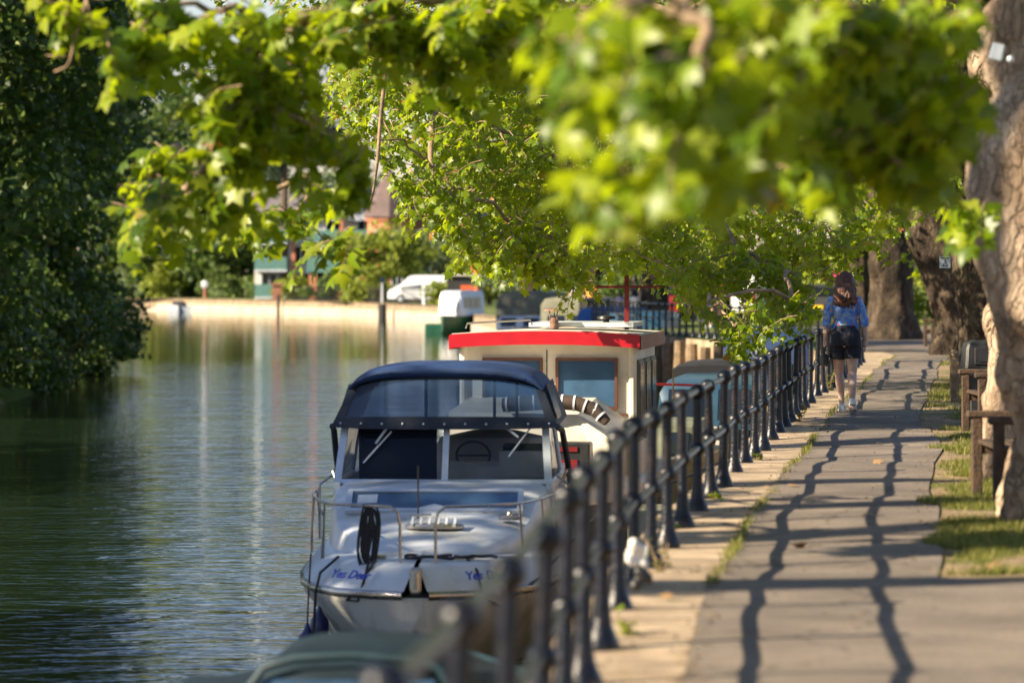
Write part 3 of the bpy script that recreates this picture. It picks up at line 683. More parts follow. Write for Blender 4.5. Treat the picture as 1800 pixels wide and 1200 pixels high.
# sharp mid-distance sprays, 36-52 m
C2(670, 140, 60, 60, 42, 1, 9); C2(720, 200, 50, 70, 43, 1, 8); C2(780, 230, 80, 60, 42, 1.4, 22); C2(760, 330, 70, 50, 41, 1.2, 18); C2(800, 370, 40, 30, 41, .8, 7)
C2(620, 190, 40, 40, 43, .8, 5); C2(660, 260, 30, 22, 40, .5, 2); C2(700, 60, 90, 55, 44, 1.4, 26); C2(660, 130, 60, 40, 45, 1.4, 12); C2(610, 130, 40, 60, 45, 1, 10); C2(740, 150, 60, 30, 45, 1.2, 12); C2(860, 160, 90, 80, 44, 1.8, 36); C2(900, 290, 90, 70, 43, 1.8, 38)
C2(980, 200, 90, 80, 46, 1.8, 38); C2(1000, 350, 80, 60, 44, 1.8, 34); C2(900, 420, 60, 35, 42, 1.2, 18); C2(850, 445, 40, 25, 41, .8, 7); C2(980, 450, 70, 35, 42, 1.2, 20)
C2(1080, 120, 90, 80, 47, 2, 34); C2(1120, 350, 90, 60, 46, 1.8, 34); C2(1050, 430, 60, 30, 44, 1.2, 12); C2(1170, 440, 60, 50, 45, 1.3, 22); C2(1010, 485, 30, 14, 42, .8, 3); C2(1190, 490, 26, 14, 43, .6, 3)
plane_tree('pinkish plane tree trunk squeezed behind the nearest big trunk', (4.47, 33.2, 0),
    [(0, 0, -.3), (.02, 0, .2), (0, 0, .9), (.03, 0, 1.8), (.05, 0, 3), (.2, .1, 4.4), (0, .2, 6)], [.5, .42, .38, .36, .38, .34, .28], [(-.3, -.05, 1.35, .14, (1, 1, 1.6)), (-.32, 0, 2.6, .2, (1, 1, 1.4)), (-.3, .1, .6, .14, (1, 1, 1.5)), (-.3, -.1, 3.6, .26, (1, 1, 1.3))],
    'barktan', c2, .105, 'leafmid', forks=[(0, .1, 5), (-2, 4, 5.4), (-4, 7, 5)], limb_r=.08, amp=.07, twl=(.4, .75))

c3 = []
def C3(*a): c3.append(clump(*a))
C3(1230, 400, 80, 50, 50, 1.6, 26); C3(1320, 390, 80, 50, 50, 1.6, 26); C3(1400, 340, 60, 40, 52, 1.2, 14); C3(1450, 270, 40, 30, 52, .8, 6); C3(1420, 420, 80, 50, 50, 1.5, 26)
C3(1500, 400, 60, 40, 52, 1.4, 16); C3(1300, 470, 80, 35, 46, 1, 18); C3(1390, 500, 50, 30, 46, .9, 11); C3(1230, 490, 60, 25, 46, .8, 8); C3(1560, 370, 36, 30, 54, 1, 7)
C3(1330, 560, 34, 22, 42, .45, 6); C3(1290, 590, 20, 22, 42, .35, 4); C3(1395, 545, 26, 22, 44, .4, 4); C3(1245, 545, 22, 22, 43, .4, 2); C3(1470, 450, 40, 30, 50, .8, 6)
C3(1350, 200, 160, 110, 58, 2.4, 50); C3(1550, 220, 120, 110, 60, 2.4, 46); C3(1650, 330, 50, 40, 50, 1.5, 8); C3(1180, 240, 120, 100, 56, 2.4, 40); C3(1450, 80, 160, 70, 58, 2.4, 36)
C3(800, 90, 110, 80, 58, 2, 22); C3(920, 130, 110, 110, 57, 2, 34); C3(820, 250, 70, 60, 57, 2, 14); C3(1000, 300, 110, 90, 57, 2, 30); C3(900, 350, 80, 60, 56, 2, 18); C3(1050, 60, 140, 70, 57, 2, 30); C3(560, 60, 110, 60, 56, 2, 16)
for k in range(14):  # overhead clumps added to throw shade on the walking woman
    c3.append((Vector((random.uniform(-4.5, .5), random.uniform(45.5, 52), random.uniform(4.2, 6.2))), (1.0, 1.0, .5), 12))
for k in range(9):  # more overhead clumps added to shade the middle of the path
    c3.append((Vector((random.uniform(-2.6, 1.2), random.uniform(41, 50), random.uniform(4.8, 6.4))), (1.0, 1.0, .5), 9))
for k in range(12):
    c3.append((Vector((random.uniform(0, 9), random.uniform(52, 66), random.uniform(5.4, 8.5))), (1.6, 1.6, .8), 18))
T3 = (7.62, 60.5, 0)
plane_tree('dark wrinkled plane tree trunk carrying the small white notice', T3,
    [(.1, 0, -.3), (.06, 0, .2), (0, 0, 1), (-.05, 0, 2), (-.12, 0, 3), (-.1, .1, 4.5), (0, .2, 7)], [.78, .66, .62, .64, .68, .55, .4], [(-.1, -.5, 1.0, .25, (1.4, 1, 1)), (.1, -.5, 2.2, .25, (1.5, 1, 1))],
    'barkshaded', c3, .108, 'leafmid', forks=[(0, .1, 5.5), (-3, -6, 6), (-5, -10, 5), (-3, -2, 6)], limb_r=.09, amp=.11, voxel=.055, twl=(.4, .75))

c4 = []
def C4(*a): c4.append(clump(*a))
C4(1620, 440, 20, 30, 84, 1, 5); C4(1480, 330, 120, 70, 84, 3, 40); C4(1620, 300, 60, 60, 84, 2, 14); C4(1300, 300, 160, 90, 82, 4, 50)
C4(1280, 440, 120, 40, 84, 3, 26); C4(1100, 300, 160, 90, 84, 4, 40)
for k in range(9): c4.append((Vector((random.uniform(3, 13), random.uniform(72, 90), random.uniform(6, 10))), (2.4, 2.4, 1), 26))
for k in range(15): c4.append((Vector((random.uniform(-3, 4.5), random.uniform(56, 86), random.uniform(5, 8.4))), (1.5, 1.5, .8), 22))  # clumps added overhead to shade the far path and trunks
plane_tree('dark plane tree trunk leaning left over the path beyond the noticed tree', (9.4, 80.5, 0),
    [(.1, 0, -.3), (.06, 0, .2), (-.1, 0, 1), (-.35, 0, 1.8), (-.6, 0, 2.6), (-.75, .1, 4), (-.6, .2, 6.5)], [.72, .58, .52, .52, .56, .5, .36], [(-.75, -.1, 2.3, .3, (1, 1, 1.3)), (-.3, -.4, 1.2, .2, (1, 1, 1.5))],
    'barkshaded', c4, .16, 'leafmid', per=9, twl=(.6, 1.2), forks=[(-.6, .1, 5), (-3.5, -.5, 6)], limb_r=.12, amp=.1, voxel=.07)
c5 = []
def C5(*a): c5.append(clump(*a))
C5(1480, 300, 160, 90, 112, 4, 45); C5(1300, 330, 160, 80, 112, 4, 40); C5(1100, 340, 160, 70, 116, 4, 30); C5(1620, 250, 100, 100, 112, 3, 25); C5(1350, 430, 120, 40, 112, 3, 26); C5(1650, 430, 50, 70, 116, 3, 14); C5(1180, 430, 80, 30, 116, 3, 12)
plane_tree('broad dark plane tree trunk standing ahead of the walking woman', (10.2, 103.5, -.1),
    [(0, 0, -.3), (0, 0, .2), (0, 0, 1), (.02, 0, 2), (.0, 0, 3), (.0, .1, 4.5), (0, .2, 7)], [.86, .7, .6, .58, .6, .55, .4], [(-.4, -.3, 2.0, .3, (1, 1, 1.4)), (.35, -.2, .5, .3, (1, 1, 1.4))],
    'barkshaded', c5, .2, 'leafmid', per=9, twl=(.8, 1.5), forks=[(0, .1, 5), (-3.5, .5, 6.5)], limb_r=.14, amp=.1, voxel=.08)
# further plane trees beyond the second railing
for (px, D, r, h, rx, lab) in [(1150, 138, .52, 13, 5.5, 'plane tree trunk behind the second railing, nearest the red mast'), (1262, 150, .5, 13, 5.5, 'plane tree trunk behind the second railing, next to the person in a black vest'),
                          (1510, 148, .45, 12, 5, 'thinner plane tree trunk far back, just left of the broad dark trunk'), (930, 178, .5, 17, 5.5, 'far plane tree beyond the moored boats, its crown behind the centre leaves'), (1040, 168, .5, 16, 5.5, 'far plane tree behind the blue-covered boats'),
                          (1700, 135, .5, 13, 5, 'far plane tree behind the leaning trunk on the right')]:
    far_tree('plane_tree', lab, PX(px, D), D, -.3, h, rx, 4, 'leafmid', 130, 70, .28, 1.1, .28, r, 'plane trees along the towpath', bark='barkshaded')

# bare hanging twigs, top left: dead branch end
t = thing('dead_branch', 'bare curling pale twig ends hanging at the top left corner', 'branch', P(140, -10, 22.3))
mb = MB(); 
for path, r in (([(105, -30), (108, 10), (112, 40), (122, 52), (124, 46)], .010), ([(155, -30), (150, 8), (140, 40), (132, 70), (124, 105), (118, 118), (95, 126)], .011), ([(150, -4), (158, 20), (162, 45)], .008), ([(122, 98), (105, 100), (82, 98)], .006), ([(128, 66), (110, 60), (90, 56)], .005)):
    mb.tube([P(x, y_, 22.3)+Vector((0, random.uniform(-.03, .03), 0)) for x, y_ in path], [r*(1-.5*i/len(path)) for i in range(len(path))], 6)
mb.build('twigs', 'twig', t, True, auto=0)
# near hanging bare branch in the middle
t = thing('hanging_branch', 'single long bare branch hanging down in the middle gap of sky', 'branch', P(680, 60, 38))
mb = MB(); mb.tube([P(680, -40, 38), P(683, 60, 38), P(676, 140, 38), P(668, 220, 38), P(664, 280, 38), P(657, 330, 38), P(652, 355, 38)], [.03, .026, .022, .02, .018, .013, .008], 7); 
mb.tube([P(672, 210, 38), P(686, 235, 38), P(695, 250, 38)], [.01, .007, .003], 5)
mb.build('wood', 'twig', t, True, auto=0)

# ------------------------------------------------------------------ TREES, left bank
gl = 'trees on the dark left bank'
for yy_, rr_, lab_ in ((13.6, .46, 'unseen tall slim poplar added on the near left bank to shade the path, nearest one'), (17.6, .3, 'unseen thin tall poplar added on the near left bank to shade the path, second one'), (20.4, .42, 'unseen tall slim poplar added on the near left bank to shade the path, third one'), (23.6, .26, 'unseen thin tall poplar added on the near left bank to shade the path, fourth one'), (30.5, .4, 'unseen tall slim poplar added on the near left bank to shade the path, farthest one')):
    far_tree('shade_poplar', lab_, -18+.3*math.sin(yy_), yy_, -1.2, 27, 1.5, 1.7, 'leafdark', 24, 50, .3, .8, .8, rr_, gl, shell=.1)  # unseen poplars added so their trunks lay shade bands across the path
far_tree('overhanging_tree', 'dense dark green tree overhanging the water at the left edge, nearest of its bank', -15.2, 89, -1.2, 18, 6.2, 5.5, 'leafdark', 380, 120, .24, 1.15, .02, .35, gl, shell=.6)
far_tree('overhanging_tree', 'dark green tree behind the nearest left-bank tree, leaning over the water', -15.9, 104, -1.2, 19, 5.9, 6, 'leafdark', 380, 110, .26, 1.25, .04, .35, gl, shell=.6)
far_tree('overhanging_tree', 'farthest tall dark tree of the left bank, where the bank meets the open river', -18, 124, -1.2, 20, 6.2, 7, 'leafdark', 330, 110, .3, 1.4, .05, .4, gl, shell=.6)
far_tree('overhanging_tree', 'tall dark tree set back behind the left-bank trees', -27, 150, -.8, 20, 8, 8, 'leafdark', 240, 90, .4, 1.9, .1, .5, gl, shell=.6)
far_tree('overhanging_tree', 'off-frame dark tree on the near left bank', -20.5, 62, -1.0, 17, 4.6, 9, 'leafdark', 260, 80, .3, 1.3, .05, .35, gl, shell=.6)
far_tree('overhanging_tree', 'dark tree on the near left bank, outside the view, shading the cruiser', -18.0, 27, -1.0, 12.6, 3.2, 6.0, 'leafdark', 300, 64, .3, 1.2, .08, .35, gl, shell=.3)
gs = 'shrubs at the left waterline'
for i, (x, y, h, r, lab) in enumerate([(-14.2, 90.5, 4.4, 2.4, 'leafy shrub touching the water at the left edge, nearest of the row'), (-13.7, 98, 4.4, 2.0, 'leafy shrub at the left waterline, second from the camera'), (-13.5, 106, 4.6, 2.0, 'leafy shrub at the left waterline, third from the camera'), (-14.2, 115, 4.6, 2.0, 'leafy shrub at the left waterline, fourth from the camera'), (-13.9, 124, 3.2, 1.8, 'leafy shrub at the end of the left bank, farthest of the row')]):
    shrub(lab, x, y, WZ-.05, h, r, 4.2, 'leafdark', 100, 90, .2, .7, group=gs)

# ------------------------------------------------------------------ FAR BANK vegetation
gf = 'trees on the far bank'
FG = -.6
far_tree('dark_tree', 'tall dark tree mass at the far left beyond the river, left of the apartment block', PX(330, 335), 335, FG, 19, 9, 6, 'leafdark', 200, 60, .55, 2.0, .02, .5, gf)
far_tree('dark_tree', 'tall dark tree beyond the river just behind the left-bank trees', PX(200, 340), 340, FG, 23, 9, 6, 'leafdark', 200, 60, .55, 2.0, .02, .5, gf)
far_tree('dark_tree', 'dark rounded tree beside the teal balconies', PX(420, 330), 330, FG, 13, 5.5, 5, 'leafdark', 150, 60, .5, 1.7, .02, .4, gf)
far_tree('cedar_tree', 'tall bluish dark conifer showing sky through its top', PX(500, 312), 312, FG, 20.5, 5, 5, 'leafcedar', 90, 60, .36, 1.2, .45, .35, gf)
far_tree('small_tree', 'yellow-green spreading tree between the building and the white van', PX(672, 279), 279, FG, 5.8, 3.6, 2.4, 'leafyellow', 90, 60, .3, .9, .28, .14, gf)
far_tree('small_tree', 'grey-green rounded tree right of the yellow-green one, behind the van', PX(770, 285), 285, FG, 5.8, 2.8, 2.4, 'leafgrey', 80, 60, .3, .9, .1, .16, gf)
far_tree('small_tree', 'bushy yellowish tree right of the van', PX(860, 262), 262, FG, 5.2, 2.6, 2.2, 'leafyellow', 70, 60, .3, .9, .1, .16, gf)
far_tree('far_tree', 'hazy round treetop on the skyline behind the roofs', PX(620, 420), 420, 0, 13.5, 7, 5, 'leafgrey', 90, 50, .6, 1.8, .1, .4, gf)
far_tree('far_tree', 'hazy treetop behind the roof on the skyline, right one', PX(830, 430), 430, 0, 14, 9, 5, 'leafgrey', 100, 50, .6, 1.8, .1, .4, gf)
for i, (px, D, h, r, mt, lab) in enumerate([(280, 331, 4, 1.9, 'leafyellow', 'bright green round shrub at the far waterline, leftmost'), (330, 333, 4.6, 3, 'leafgrey', 'dull green broad shrub right of the bright round one'), (235, 336, 4, 3, 'leafgrey', 'dull shrub at the far waterline beside the left-bank trees'),
                                 (395, 326, 3.4, 2, 'leaffar', 'olive shrub behind the small moored boat'), (480, 314, 2.6, 2.2, 'leaffar', 'dark green shrub under the lower teal balcony'), (520, 307, 1.8, 1.8, 'leafyellow', 'low yellowish shrub beside the brick pillar'), (590, 297, 2, 2.4, 'leaffar', 'low shrub behind the garden railings'),
                                 (790, 258, 1.6, 1.6, 'leafyellow', 'low yellow-green hedge right of the van'), (640, 286, 1.7, 2.2, 'leafyellow', 'low hedge under the yellow-green tree')]):
    shrub(lab, PX(px, D), D, FG if D < 315 else -1.2, h, r, 1.2, mt, 30, 60, .28, .6, group='shrubs on the far bank')
for i, (px, D) in enumerate([(1180, 165), (1300, 170), (1430, 165), (1080, 175), (960, 190), (1540, 160), (1680, 150), (1780, 130)]):
    shrub(['hedge far behind the red mast', 'hedge far behind the white vehicle', 'yellow-green hedge behind the walking woman', 'hedge behind the blue-covered boats', 'hedge behind the olive canopy boat', 'sunlit hedge left of the broad dark trunk', 'sunlit hedge between the leaning trunk and the broad trunk', 'sunlit hedge at the right edge behind the big trunk'][i], PX(px, D), D, -.4, [3.4, 3, 2.8, 3.4, 3.6, 3.6, 4.2, 4.5][i], 3.4, 1.5, ['leaffar', 'leafyellow', 'leafyellow', 'leaffar', 'leafgrey', 'leafyellow', 'leafyellow', 'leafyellow'][i], 50, 60, .25, .8, name='hedge', group='hedges beyond the path')

# ------------------------------------------------------------------ BUILDINGS
def window(mbt, x, y, z, w, h, frame='white', glass='darkglass', root=None):
    f = MB()
    for dx, dz, sw, sh in ((-w/2, 0, .1, h+.1), (w/2, 0, .1, h+.1), (0, h/2, w-.1, .1), (0, -h/2, w-.1, .1), (0, 0, .07, h-.1)): f.box((x+dx, y-.03, z+dz), (sw, .14, sh))
    o = f.build('window', frame, root, smooth=False)
    MB().box((x, y+.02, z), (w-.1, .06, h-.1)).build('pane', glass, o, smooth=False); return o
ap = thing('apartment_block', 'pale riverside apartment block with teal balconies behind the leaves', 'building', (PX(560, 312), 312, FG))
X0, X1 = -5.2, 5.0
wl = MB(); wl.box(((X0+X1)/2, 5, 3.4), (X1-X0, 10, 6.8)); wl.build('wall', 'render_wall', ap, smooth=False)
rf = MB(); rf.prism([(-.6, 6.7), (10.6, 6.7), (5, 9.0)], 'x', X0-.5, X1+.5); rf.build('roof', 'roofslate', ap, smooth=False)
gb = MB(); gb.prism([(1.0, 6.4), (4.4, 6.4), (2.7, 8.4)], 'y', -.8, .6); gb.build('gable', 'white', ap, smooth=False)
for fl in range(3):
    z = 1.4+2.2*fl
    for k in range(4):
        window(None, X0+1.2+k*2.6, -.0, z, 1.3, 1.5, root=ap)
    for bx in (X0+1.4, .4, 3.9):
        if fl == 0 and bx > 0: continue
        b = MB(); b.box((bx, -.75, z-1.25), (2.6, 1.5, .16)); bo = b.build('balcony', 'white', ap, smooth=False)
        pn = MB(); pn.box((bx, -1.48, z-.65), (2.6, .05, 1.0)); pn.box((bx-1.28, -.75, z-.65), (.05, 1.4, 1.0)); pn.box((bx+1.28, -.75, z-.65), (.05, 1.4, 1.0)); pn.build('balcony_panel', 'teal', bo, smooth=False)
for k, px in enumerate((-2.0, 1.9)):
    MB().box((px, -.9, 3.4), (.28, .28, 6.8)).build('column', 'brick', ap, smooth=False)
tb = thing('turret_house', 'red brick house with a pointed slate turret beside the apartment block', 'building', (PX(712, 300), 300, FG))
MB().box((2.2, 5.2, 3.35), (5.6, 8, 6.7)).build('wall', 'brickdark', tb, smooth=False)  # darker brick than the turret: the house's shaded side put into the colour
oc = MB(); oc.lathe([(1.75, 0), (1.75, 6.2), (1.95, 6.25), (1.95, 6.5)], (-1.2, .8, 0), 8); oc.build('turret', 'brick', tb, smooth=False)
MB().lathe([(2.15, 6.52), (1.3, 8.3), (.7, 9.3), (.04, 10.4)], (-1.2, .8, 0), 8).build('turret_roof', 'rooftile', tb, smooth=False)
rr = MB(); rr.prism([(1.0, 6.72), (9.6, 6.72), (5.2, 9.6)], 'x', -.8, 5.4); ro = rr.build('roof', 'roofslate', tb, smooth=False)
MB().box((3.8, 5.2, 9.6), (.8, 1.0, 1.8)).build('chimney', 'brick', ro, smooth=False)
for z in (1.8, 4.8):
    window(None, -1.9, -.92, z, .8, 1.3, root=tb); window(None, -.6, -.92, z, .8, 1.3, root=tb); window(None, 1.4, 1.15, z, 1.1, 1.4, root=tb); window(None, 3.5, 1.15, z, 1.1, 1.4, root=tb)
hb = thing('brick_house', 'low red brick house with slate roof behind the white van', 'building', (PX(800, 318), 318, FG))
MB().box((0, 4, 2.6), (11, 8, 5.2)).build('wall', 'brick', hb, smooth=False)
MB().prism([(-.5, 5.25), (8.5, 5.25), (4, 8.6)], 'x', -6, 6).build('roof', 'roofslate', hb, smooth=False)
for k in range(4): window(None, -3.9+2.6*k, 0, 3.6, 1.1, 1.3, root=hb); window(None, -3.9+2.6*k, 0, 1.3, 1.1, 1.3, root=hb)
# brick garage with openings under the yellow tree
gg = thing('brick_garage', 'low brick garage block with dark openings beneath the yellow-green tree', 'building', (PX(640, 300), 300, FG))
for k in range(5): MB().box((-4+2*k, 0, 1.1), (.6, .5, 2.2)).build('pier', 'brick', gg, smooth=False)
MB().box((0, 1.5, 1.1), (8.4, .2, 2.2)).build('back_wall', 'mattdark', gg, smooth=False)
MB().box((0, .8, 2.35), (9, 2.4, .28)).build('roof', 'teal', gg, smooth=False)

# far bank railings, pillar, posts
fr = thing('bank_fence', 'thin dark railings along the top of the far embankment', 'fence', (PX(560, 277), 277, FG))
mb = MB(); k = 0
up0 = MB().tube([(0, 0, 0), (0, 0, 1.05)], .03, 4).build('upright', 'black', fr, smooth=False)
for i in range(60):
    y = 256+i*.75; x = XQ(y)+1.2; u_ = up0 if i == 0 else copy_tree(up0, fr); u_.location = (x-fr.location.x, y-fr.location.y, 0)
mb = MB(); mb.tube([(XQ(y)+1.2, y, FG+1.05) for y in (256, 270, 285, 300)], .04, 4); mb.tube([(XQ(y)+1.2, y, FG+.2) for y in (256, 270, 285, 300)], .04, 4); mb.build('rails', 'black', fr, True, smooth=False)
o = MB().box((0, 0, .75), (.7, .7, 1.5)).box((0, 0, 1.58), (.95, .95, .16)).build('brick_pillar', 'brickdark'); o.location = (PX(487, 305), 305, FG-.3); tag(o, 'squat brick gate pillar with pale cap on the far embankment', 'pillar')
def postthing(name, lab, px, D, zb, h, r, mat, cat='post', cap=None, capr=.25):
    t = thing(name, lab, cat, (PX(px, D), D, zb)); MB().tube([(0, 0, 0), (0, 0, h)], r, 10).build('post', mat, t)
    if cap: MB().ball((0, -.05, h), capr, 12, (1, .3, 1.2)).build('plate', cap, t)
    return t
postthing('mooring_post', 'thick dark mooring post standing in the water before the far wall', 672, 268, WZ-.5, 1.5, .3, 'timberdark')
postthing('mooring_post', 'slim dark mooring post in the water by the brick pillar', 489, 298, WZ-.5, 2.0, .12, 'timberdark')
postthing('round_sign', 'round white river sign on a dark post by the small boat', 360, 317, WZ-.5, 2.7, .12, 'brickdark', 'sign', 'white', .3)
postthing('signpost', 'pale pole with a small bluish sign under the yellow-green tree', 672, 277, FG, 1.7, .06, 'signwhite', 'sign', 'bluecabin', .17)
postthing('bollard', 'pale rounded bollard in front of the white van', 746, 263, FG, 1.1, .14, 'signwhite', 'bollard', 'signwhite', .2)
postthing('red_buoy_post', 'red lifebuoy post near the green cabin boat', 838, 235, FG, 2.6, .13, 'orange', 'post', 'orange', .32)
t = thing('garden_shed', 'dark low kiosk with an orange board behind the green cabin boat', 'kiosk', (PX(818, 253), 253, FG))
MB().box((0, 0, 1.0), (2.4, 1.5, 2.0)).build('wall', 'timberdark', t, smooth=False); MB().box((0, 0, 2.08), (2.8, 1.9, .14)).build('roof', 'greyroof', t, smooth=False); MB().box((.2, -.8, 1.25), (1.0, .05, .3)).build('board', 'orange', t, smooth=False)

# ------------------------------------------------------------------ VEHICLES
def vehicle(name, label, loc, rz, L=5.0, W=1.9, H=1.95, paint='vanwhite', van=True, plate=None, cat='van'):
    t = thing(name, label, cat, loc, rz)   # local x = forward
    if van: prof = [(-L/2, .35), (-L/2, H*.6), (-L/2+.08, H*.96), (-L/2+.3, H), (L*.12, H), (L*.2, H*.96), (L*.36, H*.60), (L*.47, H*.50), (L/2, H*.36), (L/2, .35)]
    else: prof = [(-L/2, .35), (-L/2, H*.5), (-L/2+.15, H*.64), (-L*.36, H*.68), (-L*.26, H*.95), (-L*.12, H), (L*.1, H*.98), (L*.26, H*.66), (L*.45, H*.56), (L/2, H*.4), (L/2, .35)]
    rings = []
    for yy, ins, zs in ((-W/2, .06, .985), (-W/2+.05, 0, 1), (W/2-.05, 0, 1), (W/2, .06, .985)):
        rings.append([(x*(1-ins/L*2), yy*(1-.10*max(0, z-H*.55)/H*2), z*zs) for x, z in prof])
    MB().loft(rings).build('body', paint, t)
    for sx in (-L*.31, L*.32):
        for sy in (-1, 1):
            w = MB(); w.tube([(sx, sy*(W/2-.2), .32), (sx, sy*(W/2+.015), .32)], .33, 18); wo = w.build('wheel', 'tyre', t)
            MB().tube([(sx, sy*(W/2+.0), .32), (sx, sy*(W/2+.03), .32)], .19, 12).build('rim', 'alu', wo)
    for sy in (-1, 1):
        y = sy*(W/2-.02)
        if van: MB().loft([[(x, y-sy*.0+sy*d-sy*max(0, z-1.07)*.09*1.9, z) for x, z in ((L*.02, 1.12), (L*.33, 1.12), (L*.2, 1.68), (L*.02, 1.68))] for d in (0, .025)]).build('side_window', 'darkglass', t, smooth=False)
        else: MB().loft([[(x, y+sy*d-sy*max(0, z-.8)*.16, z) for x, z in ((-L*.28, H*.68), (L*.2, H*.67), (L*.09, H*.92), (-L*.2, H*.92))] for d in (0, .025)]).build('side_window', 'darkglass', t, smooth=False)
        MB().box((L/2-.02, sy*(W/2-.3), H*.36), (.08, .35, .16), bev=.02).build('headlight', 'signwhite', t)
        MB().box((-L/2-.01, sy*(W/2-.13), H*.5), (.06, .16, .35)).build('tail_light', 'red', t)
    if van: MB().loft([[(L*.215+d, -W*.40, H*.93), (L*.355+d, -W*.43, H*.63), (L*.355+d, W*.43, H*.63), (L*.215+d, W*.40, H*.93)] for d in (.015, .05)]).build('windscreen', 'darkglass', t, smooth=False)
    else: MB().loft([[(-L*.275-d, -W*.38, H*.92), (-L*.365-d, -W*.42, H*.7), (-L*.365-d, W*.42, H*.7), (-L*.275-d, W*.38, H*.92)] for d in (.015, .05)]).build('rear_window', 'darkglass', t, smooth=False)
    if plate: MB().box((-L/2-.02, 0, .62), (.03, .52, .13)).build('number_plate', plate, t, smooth=False)
    return t
vehicle('parked_van', 'white panel van parked facing left on the far bank', (PX(748, 273), 273, FG+.02), R(172), 5.1, 1.95, 2.0)
vehicle('parked_car', 'blue car parked behind the white van', (PX(800, 279), 279, FG+.02), R(176), 4.3, 1.75, 1.5, 'carblue', False, cat='car')
vehicle('parked_car', 'dark grey car with yellow number plate beyond the walking woman', (PX(1444, 150), 150, -.25), R(80), 4.2, 1.8, 1.5, 'charcoal', False, 'yellowplate', 'car')
vehicle('parked_van', 'white van half hidden by leaves behind the second railing', (PX(1300, 156), 156, -.25), R(80), 4.8, 1.9, 1.9, 'vanwhite', True, None, 'van')
vehicle('parked_car', 'dark red car far behind the second railing between tree trunks', (PX(1176, 158), 158, -.25), R(80), 4.2, 1.8, 1.5, 'darkred', False, 'yellowplate', 'car')
vehicle('parked_car', 'silver car parked far behind the blue-covered boats', (PX(1050, 172), 172, -.3), R(170), 4.2, 1.8, 1.5, 'alu', False, None, 'car')

# ------------------------------------------------------------------ BOATS
def hull_rings(stations, zt, zk, low=.72, dz=0):
    rings = []
    for (y, b, lowf, keel) in stations:
        half = [(b, zt), (b*1.0, zt-.06), (b*(.5+.5*lowf)+.0, zt*.55), (b*lowf, .02), (b*lowf*.5, keel*.6), (.015, keel)]
        rings.append([(x, y, z) for x, z in half]+[(-x, y, z) for x, z in half[::-1]])
    return rings
cr = thing('cabin_cruiser', 'white cabin cruiser with navy canvas hood and blue Yes Dear lettering on its bow', 'boat', (-.79, 31.4, WZ), -.045); cr.scale = (.975, 1, 1)
ST = [(0, .10, .3, .45), (.12, .38, .25, .3), (.35, .68, .3, .1), (.8, .93, .42, -.1), (1.4, 1.08, .58, -.25), (2.2, 1.17, .72, -.3), (3.5, 1.22, .8, -.3), (5.5, 1.22, .85, -.3), (7.3, 1.14, .88, -.28)]
MB().loft(hull_rings(ST, .70, -.3)).build('hull', 'hull', cr, auto=50)
def outline(off, z, zs=None):
    r = [(max(.02, b-off*(1 if y > .1 else .6)), y+off*(.8 if y < 1 else 0), (zs(y) if zs else z)) for y, b, _, _ in ST]
    return r+[(-x, y, z_) for x, y, z_ in r[::-1]]
mb = MB(); o1 = outline(-.03, .70); o2 = outline(-.03, .745); o0 = outline(-.0, .68)
mb.loft([o0, o1, o2, outline(.01, .76)], cap=False, close=False); mb.build('rubbing_strake', 'steel', cr, auto=0)
dzf = lambda y: .95+.03*math.sin(min(y, 3))
mb = MB(); mb.loft([outline(.0, .755), outline(.13, 0, lambda y: .94), outline(.2, 0, lambda y: .965), outline(.36, 0, lambda y: .97), outline(.6, 0, lambda y: .985+.02*min(y, 2)), ], cap=False, close=False)
mb.loft([outline(.6, 0, lambda y: .984+.02*min(y, 2)), [(0, y, .99+.03*min(y, 2)) for _, y, _ in outline(.6, 0)]], cap=False, close=False)
mb.build('deck', 'white', cr, auto=50)
# trunk cabin, lofted back to the screen
def trk(y, hw, zt, zb, cam=.06, r=.10):
    pts_ = [(-hw-.03, zb), (-hw, zt-r), (-hw+r*.4, zt-r*.25), (-hw+r*1.4, zt+.01), (-hw*.4, zt+cam*.8), (0, zt+cam), (hw*.4, zt+cam*.8), (hw-r*1.4, zt+.01), (hw-r*.4, zt-r*.25), (hw, zt-r), (hw+.03, zb)]
    return [(x, y, z) for x, z in pts_]
MB().loft([trk(1.0, .42, .99, .93, .01, .03), trk(1.12, .52, 1.03, .93, .02, .05), trk(1.5, .72, 1.10, .9, .04, .06), trk(2.0, .86, 1.17, .9), trk(2.25, .90, 1.21, .9), trk(2.62, .95, 1.37, .9), trk(3.1, .99, 1.42, .9), trk(3.55, 1.01, 1.45, .9, .03)]).build('coachroof', 'white', cr, auto=40)
MB().box((-.98, 5.2, 1.15), (.06, 3.6, .62)).box((1.0, 5.2, 1.15), (.06, 3.6, .62)).box((0, 7.1, 1.1), (2.0, .06, .7)).build('cockpit_side', 'white', cr, smooth=False)
# forward window strip (in the slope between y=2.25 and 2.62)
def slope(u, v, d=0):  # u -1..1 across, v 0..1 up the slope
    n = Vector((0, -.39, .92)).normalized()
    return Vector((u, 2.27+.33*v, 1.265+.17*v+.0-.03*abs(u)**2))+n*d
wf = MB()
for a_, b_, c_, d_ in ((-.78, .78, 0.0, .12), (-.78, .78, .9, 1.02), (-.80, -.75, .0, 1.0), (.75, .80, 0, 1.0)):
    q = [slope(a_, c_, .0), slope(b_, c_, .0), slope(b_, d_, .0), slope(a_, d_, .0)]; wf.loft([[p for p in q], [p+Vector((0, -.02, .03)) for p in q]])
wfo = wf.build('window_frame', 'alu', cr, smooth=False)
q = [slope(-.76, .05, .012), slope(.76, .05, .012), slope(.76, .95, .012), slope(-.76, .95, .012)]
MB().loft([q, [p+Vector((0, -.004, .006)) for p in q]]).build('forward_window', 'skyglass', wfo, smooth=False)
